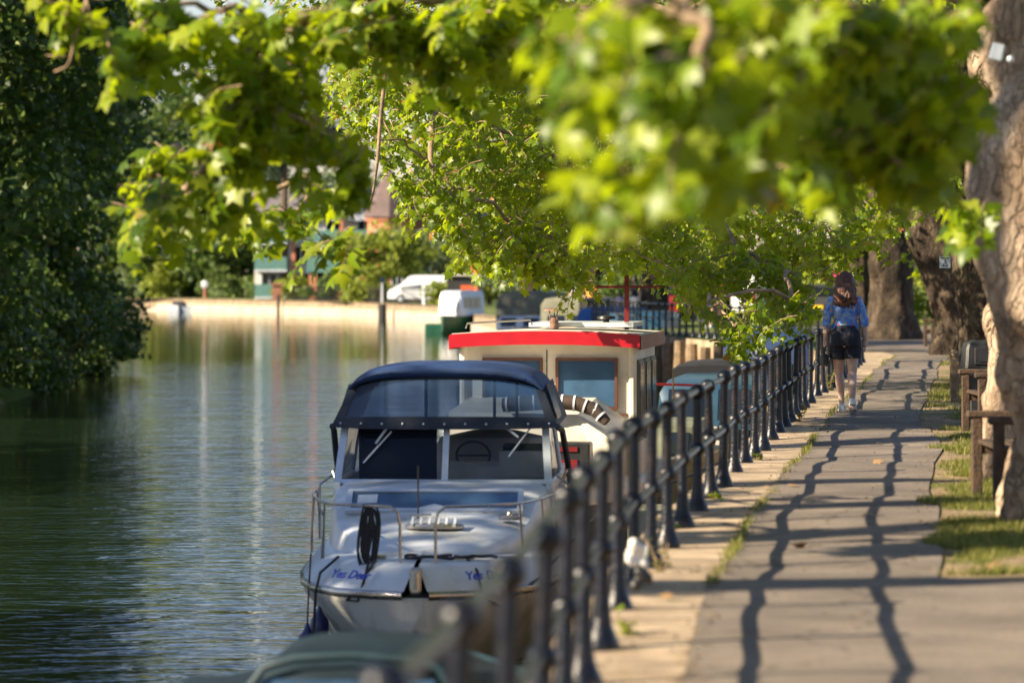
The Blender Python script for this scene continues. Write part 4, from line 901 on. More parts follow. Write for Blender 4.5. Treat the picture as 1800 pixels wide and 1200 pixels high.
q = [slope(-.70, .35, .022), slope(-.52, .35, .022), slope(-.52, .75, .022), slope(-.70, .75, .022)]; MB().add(q, [[0, 1, 2, 3]]).build('sticker', 'signwhite', wfo, smooth=False)
# windscreen
zb_, zt_ = 1.47, 1.95; yb_, yt_ = 3.52, 3.86
def ws(x, v, d=0): return Vector((x*(1-.04*v), yb_+(yt_-yb_)*v+.06*x*x-d, zb_+(zt_-zb_)*v))
for x0, x1 in ((-.97, -.015), (.015, .97)):
    g = MB(); g.grid(lambda u, v: ws(x0+(x1-x0)*u, v), 6, 3); g.build('windscreen_pane', 'wglass', cr)
for x, wd in ((-.985, .035), (0.02, .03), (.985, .035)):
    MB().loft([[ws(x-wd, v, .025), ws(x+wd, v, .025), ws(x+wd, v, -.02), ws(x-wd, v, -.02)] for v in (0, 1)]).build('windscreen_post', 'alu', cr, smooth=False)
for v in (-.04, ): 
    MB().loft([[ws(x, v-.02, .03), ws(x, v+.06, .03), ws(x, v+.06, -.02), ws(x, v-.02, -.02)] for x in np.linspace(-1.02, 1.02, 9)]).build('windscreen_rail', 'alu', cr, smooth=False)
for sx in (-1, 1):   # side screens
    g = MB(); g.loft([[(sx*1.0, 3.6, 1.47), (sx*1.02, 5.6, 1.45), (sx*.95, 5.6, 1.93), (sx*.96, 3.95, 1.95)], [(sx*1.01, 3.6, 1.47), (sx*1.03, 5.6, 1.45), (sx*.96, 5.6, 1.93), (sx*.97, 3.95, 1.95)]]); g.build('side_pane', 'wglass', cr, smooth=False)
    MB().tube([(sx*1.01, 3.55, 1.46), (sx*1.03, 5.6, 1.44), (sx*.96, 5.62, 1.95)], .025, 6).build('side_frame', 'alu', cr)
    MB().tube([(sx*1.12, 3.75, 1.12), (sx*1.17, 3.75, 1.2), (sx*1.17, 3.75, 1.42), (sx*1.06, 3.8, 1.5)], .012, 6).build('grab_handle', 'steel', cr)
    MB().tube([(sx*1.05, 4.4, 1.35), (sx*1.12, 4.5, 1.5), (sx*1.12, 5.4, 1.5), (sx*1.05, 5.5, 1.35)], .012, 6).build('grab_rail', 'steel', cr)
# hood
def hood(v):  # ring of the hood's cross section: v -1..1 across
    return v
hd = thing  # keep name free
def cross(y, hw, zt, drop, n=14, zs=0):
    r = []
    for i in range(n+1):
        u = -1+2*i/n; e = abs(u)
        r.append((hw*(math.sin(u*math.pi/2)*.55+u*.45), y, zt-drop*(e**3.2)+zs))
    return r
hood_o = MB(); 
hood_o.loft([cross(4.02, .90, 2.40, .12), cross(3.96, .925, 2.455, .17), cross(4.02, .925, 2.50, .20), cross(4.3, .93, 2.53, .23), cross(4.75, .925, 2.515, .23), cross(5.2, .93, 2.525, .23), cross(6.2, .93, 2.50, .22), cross(7.0, .90, 2.42, .2)], cap=False, close=False)
hd_o = hood_o.build('canvas_hood', 'navy', cr, auto=0)
# front vinyl window and its navy border band
def hf(u, v): # u across -1..1, v up
    hw = 1.03+( .90-1.03)*v; x = hw*u; return Vector((x, 3.80+.24*v+.06*u*u, 1.99+(2.40-1.99)*v-.10*v*abs(u)**4))
g = MB(); g.grid(lambda u, v: hf(-.95+1.9*u, .1+.85*v), 14, 4); g.build('vinyl_window', 'clearvinyl', hd_o)
bd = MB(); bd.grid(lambda u, v: hf(-1.02+2.04*u, -.16+.28*v)+Vector((0, -.012, 0)), 16, 2); 
for s_ in (-1, 1): bd.grid(lambda u, v: hf(s_*(.93+.09*u), .1+.92*v)+Vector((0, -.008, 0)), 2, 6)
bd.grid(lambda u, v: hf(-1+2*u, .93+.10*v)+Vector((0, -.008, 0)), 16, 1)
bd.build('canvas_border', 'navydark', hd_o)
sn = MB()
for u in np.linspace(-.95, .95, 11): sn.ball(hf(u, -.04)+Vector((0, -.02, 0)), .012, 8)
sn.build('press_studs', 'alu', hd_o)
for s_ in (-1, 1):   # canvas sides with windows
    sd = MB(); sd.grid(lambda u, v: (s_*(1.05-.15*v), 3.88+.2*v*(1-u)+(7.1-3.88)*u, 1.93+.37*v), 8, 4)
    so = sd.build('canvas_side', 'navydark', hd_o)
    MB().grid(lambda u, v: (s_*(1.052-.107*v), 4.25+1.1*u, 2.0+.32*v), 4, 3).build('side_window', 'clearvinyl', so)
    MB().tube([(s_*1.06, 3.82, 1.95), (s_*1.09, 4.3, 1.9), (s_*1.12, 4.9, 1.6), (s_*1.14, 5.6, 1.25), (s_*1.12, 7.0, 1.2)], .03, 6).build('canvas_edge', 'navydark', so)
# wipers
for (x0, v0, x1, v1) in ((-.50, 1.16, -.66, .68), (.48, 1.16, .72, .80)):
    w = MB(); w.tube([ws(x0, v0, .06), ws(x1, v1, .05)], .012, 6); w.tube([ws(x1+.14, v1+.22, .035), ws(x1-.1, v1-.36, .035)], .008, 5); w.build('wiper', 'alu' , cr)
# interior
MB().box((0, 5.3, .95), (1.8, 3.2, .06)).box((0, 6.9, 1.2), (1.85, .3, .6)).build('cockpit_floor', 'mattdark', cr, smooth=False)
MB().lathe([(.55, 0), (.56, .4), (.5, .55), (.2, .62), (.02, .63)], (.35, 6.2, 1.2), 20, 1.1, .35).build('helm_seat', 'cream', cr)
MB().box((.42, 4.15, 1.5), (.9, .4, .22), bev=.04).box((.72, 3.95, 1.60), (.42, .05, .24)).build('dashboard', 'cream', cr)
MB().box((-.5, 4.6, 1.55), (.75, .1, .75), bev=.03).build('bulkhead_panel', 'mattdark', cr)
MB().box((.72, 4.4, 1.62), (.4, .1, .3), bev=.02).build('dark_bag', 'mattdark', cr)
MB().tube([(.24+.16*math.cos(a), 4.35-.03*math.sin(a), 1.66+.13*math.sin(a)) for a in np.linspace(0, 6.283, 20)], .012, 6).tube([(.08, 4.35, 1.66), (.4, 4.35, 1.66)], .01, 6).build('steering_wheel', 'black', cr)
MB().box((.0, 4.0, 1.66), (.07, .04, .14)).build('fire_bottle', 'red', cr, smooth=False)
MB().tube([(-.2, 4.2, 1.9), (-.2, 4.2, 2.4)], .015, 6).tube([(.4, 5.2, 1.9), (.4, 5.2, 2.4)], .015, 6).tube([(.62, 5.2, 1.9), (.62, 5.2, 2.4)], .015, 6).build('hood_frame', 'steel', cr)
# deck fittings
v_ = MB(); v_.lathe([(.26, 0), (.265, .02), (.24, .04)], (.05, 1.62, 1.165), 20, 1, .45); vo = v_.build('vent', 'steel', cr)
for k in range(6): MB().box((-.14+.075*k, 1.60, 1.222), (.022, .16, .03), Matrix.Rotation(.35, 3, 'X')).build('vent_slat', 'white', vo, smooth=False)
MB().lathe([(.10, 0), (.11, .02), (.075, .04)], (.70, 2.0, 1.215), 16, 1, .7).ball((.70, 2.0, 1.26), .035, 10).build('deck_light', 'steel', cr)
MB().tube([(-.12, 2.0, 1.22), (-.12, 2.0, 1.68)], .008, 6).build('short_mast', 'black', cr)
MB().tube([(-.20, 1.98, 1.25), (.0, 1.98, 1.26)], .012, 6).build('handrail', 'steel', cr)
MB().box((0.0, .05, .84), (.1, .12, .22), bev=.02).tube([(0.02, -.04, .78), (.02, -.05, .92)], .03, 8).build('bow_roller', 'steel', cr)
for sx in (-1, 1): MB().tube([(sx*.38-.08, .62, .99), (sx*.38+.08, .66, .99)], .018, 6).build('cleat', 'steel', cr)
# pulpit
hgt = 1.43
def rail_pt(sx, y, z): 
    b = interp([(0, .15), (.35, .60), (.8, .84), (1.4, .99), (2.2, 1.08), (3.5, 1.12), (8, 1.1)], y); return (sx*b, y, z)
for sx, nm in ((-1, 'left'), (1, 'right')):
    p = [(sx*.15, .30, .97), (sx*.15, .28, 1.28), (sx*.17, .27, 1.38), (sx*.23, .30, hgt)]
    top = [rail_pt(sx, y_, hgt) for y_ in (.7, 1.1, 1.6, 2.2, 2.8)] if sx < 0 else [rail_pt(sx, y_, hgt) for y_ in (.7, 1.1, 1.6, 2.2, 2.8, 3.3)]
    mb = MB(); mb.tube(p+top+[rail_pt(sx, (3.1 if sx < 0 else 3.6), 1.2), rail_pt(sx, (3.15 if sx < 0 else 3.7), .97)], .0135, 7); mb.build('bow_rail', 'steel', cr)
    for y_ in (.8, 1.5, 2.3): 
        a_ = rail_pt(sx, y_, hgt); MB().tube([a_, (a_[0]*1.03, y_+.1, .96)], .011, 6).build('stanchion', 'steel', cr)
# lettering
for sx, sy in ((-1, 0), (1, 0)):
    # panel between (b, .755) and (b-.13, .94) along the bow quarter
    if sx < 0: A_, B_ = Vector((-.70, .38, .85)), Vector((-.40, .16, .85))
    else: A_, B_ = Vector((.42, .17, .85)), Vector((.72, .39, .85))
    xa = (B_-A_).normalized(); up = Vector((-sx*.45, .55, .9)); up = (up-xa*up.dot(xa)).normalized(); nz = xa.cross(up)
    Mx = Matrix((xa, up, nz)).transposed().to_4x4(); Mx.translation = (A_+B_)/2+nz*.040+Vector((0, -.03, 0))
    text_mesh('Yes Dear', .115, 'lettering', cr, 'lettering', Mx, .003, .25, .002)
# ropes on the cruiser are separate things
def rope(label, pts_, r=.011, par=None, name='rope'):
    t = thing(name, label, 'rope', pts_[0]); n = []
    MB().tube([Vector(p)-Vector(pts_[0]) for p in pts_], r, 6).build('line', 'rope', t); return t
crM = root_matrix(cr); W_ = lambda x, y, z: crM @ Vector((x, y, z))
coil = []
for k in range(150):
    a_ = k*.35; coil.append(W_(-.43+.05*math.sin(a_)*(1+.3*math.sin(k*.7))+.04*math.sin(k*.11), .44+.025*math.cos(a_)+.0*k, 1.16+.25*math.cos(a_*1.0)+.03*math.sin(k*.31)))
rope('dark rope coil hanging in long loops from the left bow rail of the cruiser', coil, .009)
rope('dark rope lying in a loop on the foredeck', [W_(.08+.2*math.cos(a_)*(1+.1*a_/6), .62+.12*math.sin(a_), .995+.01*math.sin(a_*3)) for a_ in np.linspace(.5, 6, 30)]+[W_(.25+.05*k, .60-.06*math.sin(k*.8), 1.0+.004*math.sin(k*2)) for k in range(1, 9)], .014)
rope('dark mooring line hanging from the left bow cleat over the rubbing strake', [W_(-.38, .64, 1.0), W_(-.42, .4, .99), W_(-.46, .22, .8), W_(-.5, .2, .66), W_(-.6, .25, .66), W_(-.48, .3, .8), W_(-.36, .3, .99)], .012)
rope('dark line dropping over the left side of the bow', [W_(-.72, .8, .98), W_(-.86, .62, .86), W_(-.9, .62, .7), W_(-.92, .6, .3), W_(-.92, .6, -.0)], .012)
rope('mooring rope leading from the right bow cleat up to the quay', [W_(.38, .62, 1.0), W_(.50, .35, .9), W_(.56, .15, .7), W_(.7, .4, .6), W_(1.0, .9, .8), W_(1.5, 1.4, 1.3), Vector((XF(33.5)-.1, 33.5, .12))], .012)
def fender(label, x, y, z):
    t = thing('boat_fender', label, 'fender', W_(x, y, z), 0, 'fenders')
    MB().lathe([(.012, .36), (.03, .31), (.075, .25), (.08, .2), (.08, -.2), (.06, -.26), (.02, -.3)], (0, 0, 0), 14).build('body', 'fender', t)
    MB().tube([(0, 0, .35), (.01, 0, .6), (0.03, 0, .95)], .008, 5).build('line', 'rope', t)
fender('navy blue fender hanging at the left front of the cruiser, tied by a long line', -1.0, .9, .05)
fender('navy blue fender half hidden behind the other, against the hull', -.93, 1.25, .16)

# --- barge with wheelhouse
bg = thing('wheelhouse_barge', 'cream wheelhouse barge with a bright red roof edge moored behind the cruiser', 'boat', (.405, 43.5, WZ), -.115); bg.scale = (.925, 1, .972)
BS = [(-3.2, .08, .6, .1), (-2.9, .45, .7, -.1), (-2.3, .82, .8, -.2), (-1.4, 1.05, .9, -.3), (0, 1.14, .95, -.3), (6, 1.14, .95, -.3), (9, 1.1, .95, -.3), (10.5, .8, .9, -.2)]
MB().loft(hull_rings(BS, .92, -.3)).build('hull', 'black', bg)
def bout(off, zf): 
    r = [(max(.02, b-off), y+(off if y < -2.5 else 0), zf(y)) for y, b, _, _ in BS]; return r+[(-x, y, z) for x, y, z in r[::-1]]
MB().loft([bout(-.02, lambda y: .9), bout(.0, lambda y: 1.0), bout(.1, lambda y: 1.08), bout(.45, lambda y: 1.2), [(0, p[1], 1.24) for p in bout(.45, lambda y: 1)]], cap=False, close=False).build('deck', 'cream', bg, auto=0)
# cabin front, sloped
MB().loft([[(-.95, -2.0, 1.0), (.95, -2.0, 1.0), (.95, -2.0, 1.62), (.55, -1.9, 1.86), (-.95, -1.9, 1.9)], [(-.95, 0, 1.0), (.95, 0, 1.0), (.97, 0, 1.75), (.6, 0, 2.0), (-.95, 0, 2.0)]]).build('fore_cabin', 'cream', bg, smooth=False)
wh = MB(); W0 = 1.06
wh.loft([[(-W0, 0, 1.0), (W0, 0, 1.0), (W0, .0, 2.655), (-W0, .0, 2.655)], [(-W0, 3.0, 1.0), (W0, 3.0, 1.0), (W0, 3.0, 2.62), (-W0, 3.0, 2.62)]]); who = wh.build('wheelhouse', 'cream', bg, smooth=False)
# corner mouldings
for sx in (-1, 1): MB().tube([(sx*(W0-.02), .0, 1.0), (sx*(W0-.02), .0, 2.6)], .05, 10).build('corner_post', 'cream', who)
# roof with curved red fascia
cz = lambda x: .04*(1-(x/1.15)**2)
def roofring(y, hw, z0, z1, n=16): 
    top = [(-hw+2*hw*i/n, y, z1+cz(-hw+2*hw*i/n)) for i in range(n+1)]; bot = [(hw-2*hw*i/n, y, z0+cz(hw-2*hw*i/n)) for i in range(n+1)]; return top+bot
MB().loft([roofring(-.32, 1.14, 2.62, 2.745), roofring(3.2, 1.14, 2.60, 2.72)]).build('roof', 'greyroof', bg, auto=30)
fx = MB()
def fas(y0, y1, hw, z0, z1):
    return
n = 16; fx.loft([[(-1.16+2.32*i/n, -.36, 2.58+cz(-1.16+2.32*i/n)), (-1.16+2.32*i/n, -.36, 2.735+cz(-1.16+2.32*i/n)), (-1.16+2.32*i/n, -.325, 2.735+cz(-1.16+2.32*i/n)), (-1.16+2.32*i/n, -.325, 2.58+cz(-1.16+2.32*i/n))] for i in range(n+1)])
fx.build('red_fascia', 'red', bg, auto=30)
for sx in (-1, 1):
    MB().box((sx*1.16, 1.42, 2.64), (.03, 3.5, .16)).build('side_fascia', 'darkred' if sx > 0 else 'red', bg, smooth=False)  # right side's shade put into its paint as a darker red
def bwin(x0, x1, z0, z1, root):
    f = MB(); xm = (x0+x1)/2; zm = (z0+z1)/2; w = x1-x0; h = z1-z0; t_ = .035
    f.box((x0+t_/2, -.02, zm), (t_, .07, h)).box((x1-t_/2, -.02, zm), (t_, .07, h)).box((xm, -.02, z1-t_/2), (w-2*t_, .07, t_)).box((xm, -.02, z0+t_/2), (w-2*t_, .07, t_))
    o = f.build('window', 'brownframe', root, smooth=False)
    MB().box((xm, -.008, zm), (w-2*t_, .03, h-2*t_)).build('pane', 'skyglass', o, smooth=False)
bwin(.10, .86, 1.86, 2.46, who); bwin(-.80, -.06, 1.86, 2.46, who)
for k, (y0, y1) in enumerate(((.35, 1.0), (1.25, 1.9), (2.1, 2.75))):
    o = MB().box((W0+.01, (y0+y1)/2, 1.95), (.05, y1-y0, .95)).build('side_window', 'greengrey', who, smooth=False)
    MB().box((W0+.03, (y0+y1)/2, 1.95), (.03, y1-y0-.08, .86)).build('pane', 'darkglass', o, smooth=False)
MB().box((0, -.012, 1.80), (2.0, .02, .025)).build('rubbing_strip', 'brownframe', who, smooth=False)
MB().box((-.01, -.004, 2.2), (.012, .012, .7)).build('panel_seam', 'black', who, smooth=False)
MB().tube([(-1.0, -.1, 2.80), (-.98, -.1, 2.86), (-.2, -.1, 2.90), (-.18, -.1, 2.84)], .012, 6).build('handrail', 'steel', bg)
MB().box((.55-.2, 1.3, 2.835), (1.3, 1.5, .05)).build('roof_hatch', 'white', bg, smooth=False)
ch = MB(); ch.lathe([(.055, 0), (.055, .13)], (.02, .5, 2.79), 12); co = ch.build('chimney', 'rust', bg)
MB().lathe([(.13, 0), (.12, .015), (.02, .035)], (.02, .5, 3.0), 16).tube([(-.02, .46, 2.9), (-.03, .45, 3.01)], .008, 5).tube([(.06, .46, 2.9), (.07, .45, 3.01)], .008, 5).tube([(.02, .55, 2.9), (.02, .56, 3.01)], .008, 5).build('cowl', 'rust', co)
MB().lathe([(.04, 0), (.04, .04), (.12, .05), (.11, .08), (.01, .1)], (.62, 1.0, 2.85), 16).build('mushroom_vent', 'black', bg)
mm = MB(); mm.box((.86, 1.2, 3.20), (.055, .055, .86)); mo = mm.build('mast', 'darkred', bg, smooth=False)
MB().box((.90, 1.16, 3.28), (.88, .03, .03)).build('crossbar', 'darkred', mo, smooth=False)
MB().box((.86, 1.155, 3.55), (.085, .03, .16)).build('mast_plate', 'bluedark', mo, smooth=False)
# boxes on the foredeck
t = thing('tool_crate', 'black crate with red panels on the barge foredeck', 'crate', root_matrix(bg) @ Vector((.42, -2.35, 1.26)), -.115)
MB().box((0, 0, .16), (.66, .4, .32), bev=.02).build('body', 'plasticblack', t); MB().box((-.05, -.205, .09), (.5, .02, .1)).build('red_panel', 'darkred', t, smooth=False); MB().box((-.05, -.205, .25), (.5, .02, .05)).build('red_strip', 'darkred', t, smooth=False)
# striped folded canopy
t = thing('striped_canopy', 'folded dark canopy with white stripes lying over the barge foredeck', 'canopy', root_matrix(bg) @ Vector((.3, -2.0, 2.0)), -.115)
mb = MB(); cp = [(-.55, 0, -.02), (-.3, -.02, .0), (0, 0, .02), (.25, 0, .0), (.45, 0, -.07), (.58, -.03, -.2)]
mb.tube(cp, [.09, .10, .10, .095, .09, .06], 14, True, .85); mb.build('cloth', 'stripedark', t)
for k in range(9):
    u = .04+k*.108; j = u*(len(cp)-1); i = int(j); p = Vector(cp[i]).lerp(Vector(cp[min(i+1, 5)]), j-i); d = (Vector(cp[min(i+1, 5)])-Vector(cp[i])).normalized()
    MB().tube([p-d*.011, p+d*.011], .103 if k < 7 else .09, 14, True, .85).build('stripe', 'stripewhite', t)
# hose coil on side
hz = []
for k in range(160): a_ = k*.37; hz.append((XQ(37)-.45+.16*math.cos(a_)*(1+.3*math.sin(k*.5)), 37+.5*math.sin(a_)+.1*math.sin(k*.9), -.62+.06*math.sin(k*.6)+.0005*k))
t = thing('hose_heap', 'tangled heap of red-brown hose on the grey float between the railing and the boats', 'hose', (XQ(37)-.4, 37, -.7)); MB().tube(hz, .012, 5).build('hose', 'darkred', t, True)
t = thing('float', 'low grey-green float tied to the quay beside the barge', 'float', (XQ(37)-.55, 38, WZ)); MB().box((0, 0, .42), (.7, 5, 1.0), bev=.05).build('body', 'greengrey', t)

# --- generic moored boats
def moored(label, x, y, rz, L=7, W=2.1, hull='bluedark', cab='bluecabin', deckz=.8, cabh=.7, cab_y=(1.8, 4.6), hood=None, hoodspan=None, hoodh=.5, win=True, name='moored_boat', deck='greyroof'):
    t = thing(name, label, 'boat', (x, y, WZ), rz)
    st = [(0, .06, .3, .2), (.3, W*.18, .3, 0), (.9, W*.34, .45, -.2), (1.8, W*.45, .65, -.3), (L*.5, W*.5, .8, -.3), (L, W*.46, .85, -.3)]
    MB().loft(hull_rings(st, deckz, -.3)).build('hull', hull, t, auto=50)
    r = [(b-.03, yy, deckz+.03) for yy, b, _, _ in st]; r = r+[(-a_, b, c) for a_, b, c in r[::-1]]
    MB().loft([[(x_, y_, deckz-.02) for x_, y_, z in r], r, [(0, y_, deckz+.06) for _, y_, z in r]], cap=False, close=False).build('deck', deck, t, auto=50)
    hw = W*.40; y0, y1 = cab_y
    def rg(y_, h, k=1): return [(-hw*k, y_, deckz), (hw*k, y_, deckz), (hw*k*.94, y_, deckz+h*.8), (hw*k*.8, y_, deckz+h), (-hw*k*.8, y_, deckz+h), (-hw*k*.94, y_, deckz+h*.8)]
    c = MB().loft([rg(y0-.35, .05, .8), rg(y0, cabh*.92), rg(y0+.3, cabh), rg(y1, cabh)]).build('cabin', cab, t, auto=40)
    if win:
        for sx in (-1, 1):
            n = 3; Lw = (y1-y0-.6)/n
            for k in range(n):
                a_ = y0+.35+k*Lw; MB().loft([[(sx*hw*(.985-.03*0)+sx*d, a_, deckz+cabh*.32), (sx*hw*.985+sx*d, a_+Lw-.12, deckz+cabh*.32), (sx*hw*.945+sx*d, a_+Lw-.12, deckz+cabh*.74), (sx*hw*.945+sx*d, a_, deckz+cabh*.74)] for d in (0, .02)]).build('window', 'darkglass', c, smooth=False)
        for s_ in (-.46, .46): MB().loft([[(s_*hw-.3*hw, y0-.33+.0-d+.02, deckz+cabh*.2), (s_*hw+.3*hw, y0-.33-d+.02, deckz+cabh*.2), (s_*hw+.3*hw, y0-.03-d, deckz+cabh*.82), (s_*hw-.3*hw, y0-.03-d, deckz+cabh*.82)] for d in (.03, .06)]).build('front_window', 'darkglass', c, smooth=False)
    if hood:
        h0, h1 = hoodspan; rings = []
        for y_, k, hh in ((h0-.25, .95, .12), (h0, 1, .8), (h0+.15, 1, 1), ((h0+h1)/2, 1, 1.03), (h1-.15, 1, 1), (h1, .97, .85), (h1+.2, .95, .1)):
            rings.append([(a_*hw*1.12*k, y_, deckz+z*hoodh*hh+(.0 if z == 0 else (cabh-.05 if hh > .5 else .0))) for a_, z in ((-1, 0), (-1, .55), (-.88, .88), (-.5, 1), (.5, 1), (.88, .88), (1, .55), (1, 0))])
        MB().loft(rings).build('canvas_hood', hood, t, auto=50)
    return t
# nearest, bottom of frame
t = thing('covered_launch', 'dark teal covered launch cut off by the bottom edge in front of the cruiser', 'boat', (-.98, 17.6, WZ), -.06)
MB().loft(hull_rings([(-1.5, .9, .8, -.2), (0, 1.08, .85, -.3), (3, 1.08, .8, -.3), (5, .8, .6, -.2), (6.2, .35, .3, .0), (6.6, .06, .3, .2)], .95, -.3)).build('hull', 'tealdark', t)
cvr = MB(); cvr.loft([[(-w, y_, .93), (-w*.98, y_, z-.12), (-w*.75, y_, z), (0, y_, z+.03), (w*.75, y_, z), (w*.98, y_, z-.12), (w, y_, .93)] for y_, w, z in ((-1.5, .95, 1.16), (0, 1.05, 1.2), (2.0, 1.05, 1.2), (2.3, 1.02, 1.15), (4.5, .85, 1.02), (6.0, .35, .98))]); cvr.build('cover', 'launchcover', t, auto=50)
hp = MB()
def cush(y_, k, z): return [(x*k, y_, zz) for x, zz in ((-.30, 1.1), (-.27, z-.14), (-.2, z-.03), (-.06, z), (.2, z+.012), (.5, z+.0), (.6, z-.03), (.67, z-.14), (.7, 1.1))]
hp.loft([cush(.35, 1, 1.38), cush(.55, 1, 1.43), cush(1.6, .99, 1.44), cush(1.9, .97, 1.36)]); hpo = hp.build('raised_hood', 'launchcover', t, auto=0)
MB().tube([(-.31, .32, 1.15), (-.29, .33, 1.29), (-.2, .33, 1.40), (-.06, .33, 1.44), (.2, .33, 1.455), (.5, .33, 1.44), (.62, .33, 1.40), (.7, .33, 1.26)], .018, 8).build('hood_seam', 'tealdark', hpo)
MB().grid(lambda u, v: (-.22+.82*u, .343-.002, 1.2+.15*v), 4, 2).build('vinyl_window', 'skyglass', hpo)
t.scale = (1, 1, 1.09)
for px_ in (-.05, .12): MB().ball((px_, .1, 1.30), .02, 8).build('red_lamp', 'orange', t)

moored('blue cabin boat with black canvas hood just right of the red-edged wheelhouse', 2.72, 53.5, -.12, 8.5, 1.9, 'bluecabin', 'bluecabin', 1.15, .68, (.6, 5.5), 'canvasblack', (4.6, 7.6), .2)
t = moored('low grey-green workboat between the wheelhouse barge and the railing', 1.75, 47.6, -.12, 5.5, 1.3, 'greengrey', 'greengrey', 1.0, .42, (.8, 3.8), win=True)
t = thing('boat_hook', 'red pole with yellow tip laid across the blue cabin boat', 'pole', P(1160, 676, 50)); MB().tube([P(1150, 675, 50), P(1226, 677, 50.3)], .016, 8).build('shaft', 'red', t, True); MB().tube([P(1226, 677, 50.3), P(1230, 677, 50.3)], .018, 8).build('tip', 'gold', t, True)
t = thing('flag_staff', 'short thin upright wooden staff on the workboat', 'staff', P(1183, 700, 50)); MB().tube([P(1183, 700, 50), P(1183, 653, 50)], .012, 6).build('shaft', 'woodpale', t, True)
nb = moored('navy canopied boat with a round emblem, moored under the hanging leaves', PX(1350, 76)-.1, 75.5, -.1, 7, 1.9, 'navydark', 'navydark', .95, .55, (.9, 4.8), 'navy', (.9, 4.8), .75, name='canopy_boat')
em = Vector((PX(1333, 74.4), 74.4, PZ(617, 74.4)))
o = thing('round_emblem', 'round white ring emblem with a letter H hung on the navy canopied boat', 'emblem', em)
MB().tube([(.14*math.cos(a_), 0, .14*math.sin(a_)) for a_ in np.linspace(0, 6.2832, 28)], .022, 8).build('ring', 'signwhite', o)
MB().tube([(0, .02, 0), (0, .05, 0)], .14, 24).build('disc', 'navydark', o, smooth=False)
text_mesh('H', .19, 'signwhite', o, 'letter', Matrix.Rotation(R(90), 4, 'X'), .01, 0, .008)
# far moored boats along the quay's return
gb = moored('green boat with a white wheelhouse seen left of the red roof edge', PX(778, 205), 203, -.5, 6, 1.7, 'green', 'white', .95, 1.35, (.9, 3.4), name='wheelhouse_boat')
moored('white cruiser under an olive grey canopy behind the wheelhouse roof', PX(905, 160), 158, -.2, 8, 2.6, 'white', 'white', 1.0, .5, (1.2, 3), 'greytarp', (1.8, 6.5), 1.05, name='canopy_cruiser')
moored('long cruiser under a grey canopy right of the olive canopied one', PX(985, 150), 146, -.2, 8, 2.6, 'white', 'greytarp', 1.0, .8, (1.4, 5), 'greytarp', (1.8, 6.5), .6, name='canopy_cruiser')
moored('boat covered with bright blue tarpaulin left of the red mast', PX(1052, 136), 133, -.2, 6, 2.2, 'bluetarp', 'bluetarp', 1.1, .6, (.9, 4.6), 'bluetarp', (1.0, 4.6), .45, win=False, name='covered_boat')
moored('boat covered with dull blue tarpaulin right behind the red mast', PX(1103, 126), 123, -.2, 6, 2.1, 'bluedark', 'bluecabin', 1.1, .6, (.9, 4.6), 'bluecabin', (1.0, 4.6), .4, win=False, name='covered_boat')
moored('small white open boat moored by the round white river sign', PX(338, 312), 311, 1.2, 1.9, 1.0, 'signwhite', 'charcoal', .5, .4, (.8, 1.5), name='small_boat', win=False)
t = thing('mooring_pontoon', 'dark green floating box beside the green boat', 'pontoon', (PX(768, 208), 208, WZ)); MB().box((0, 0, .2), (1.3, 1.3, .6), bev=.06).build('body', 'green', t)

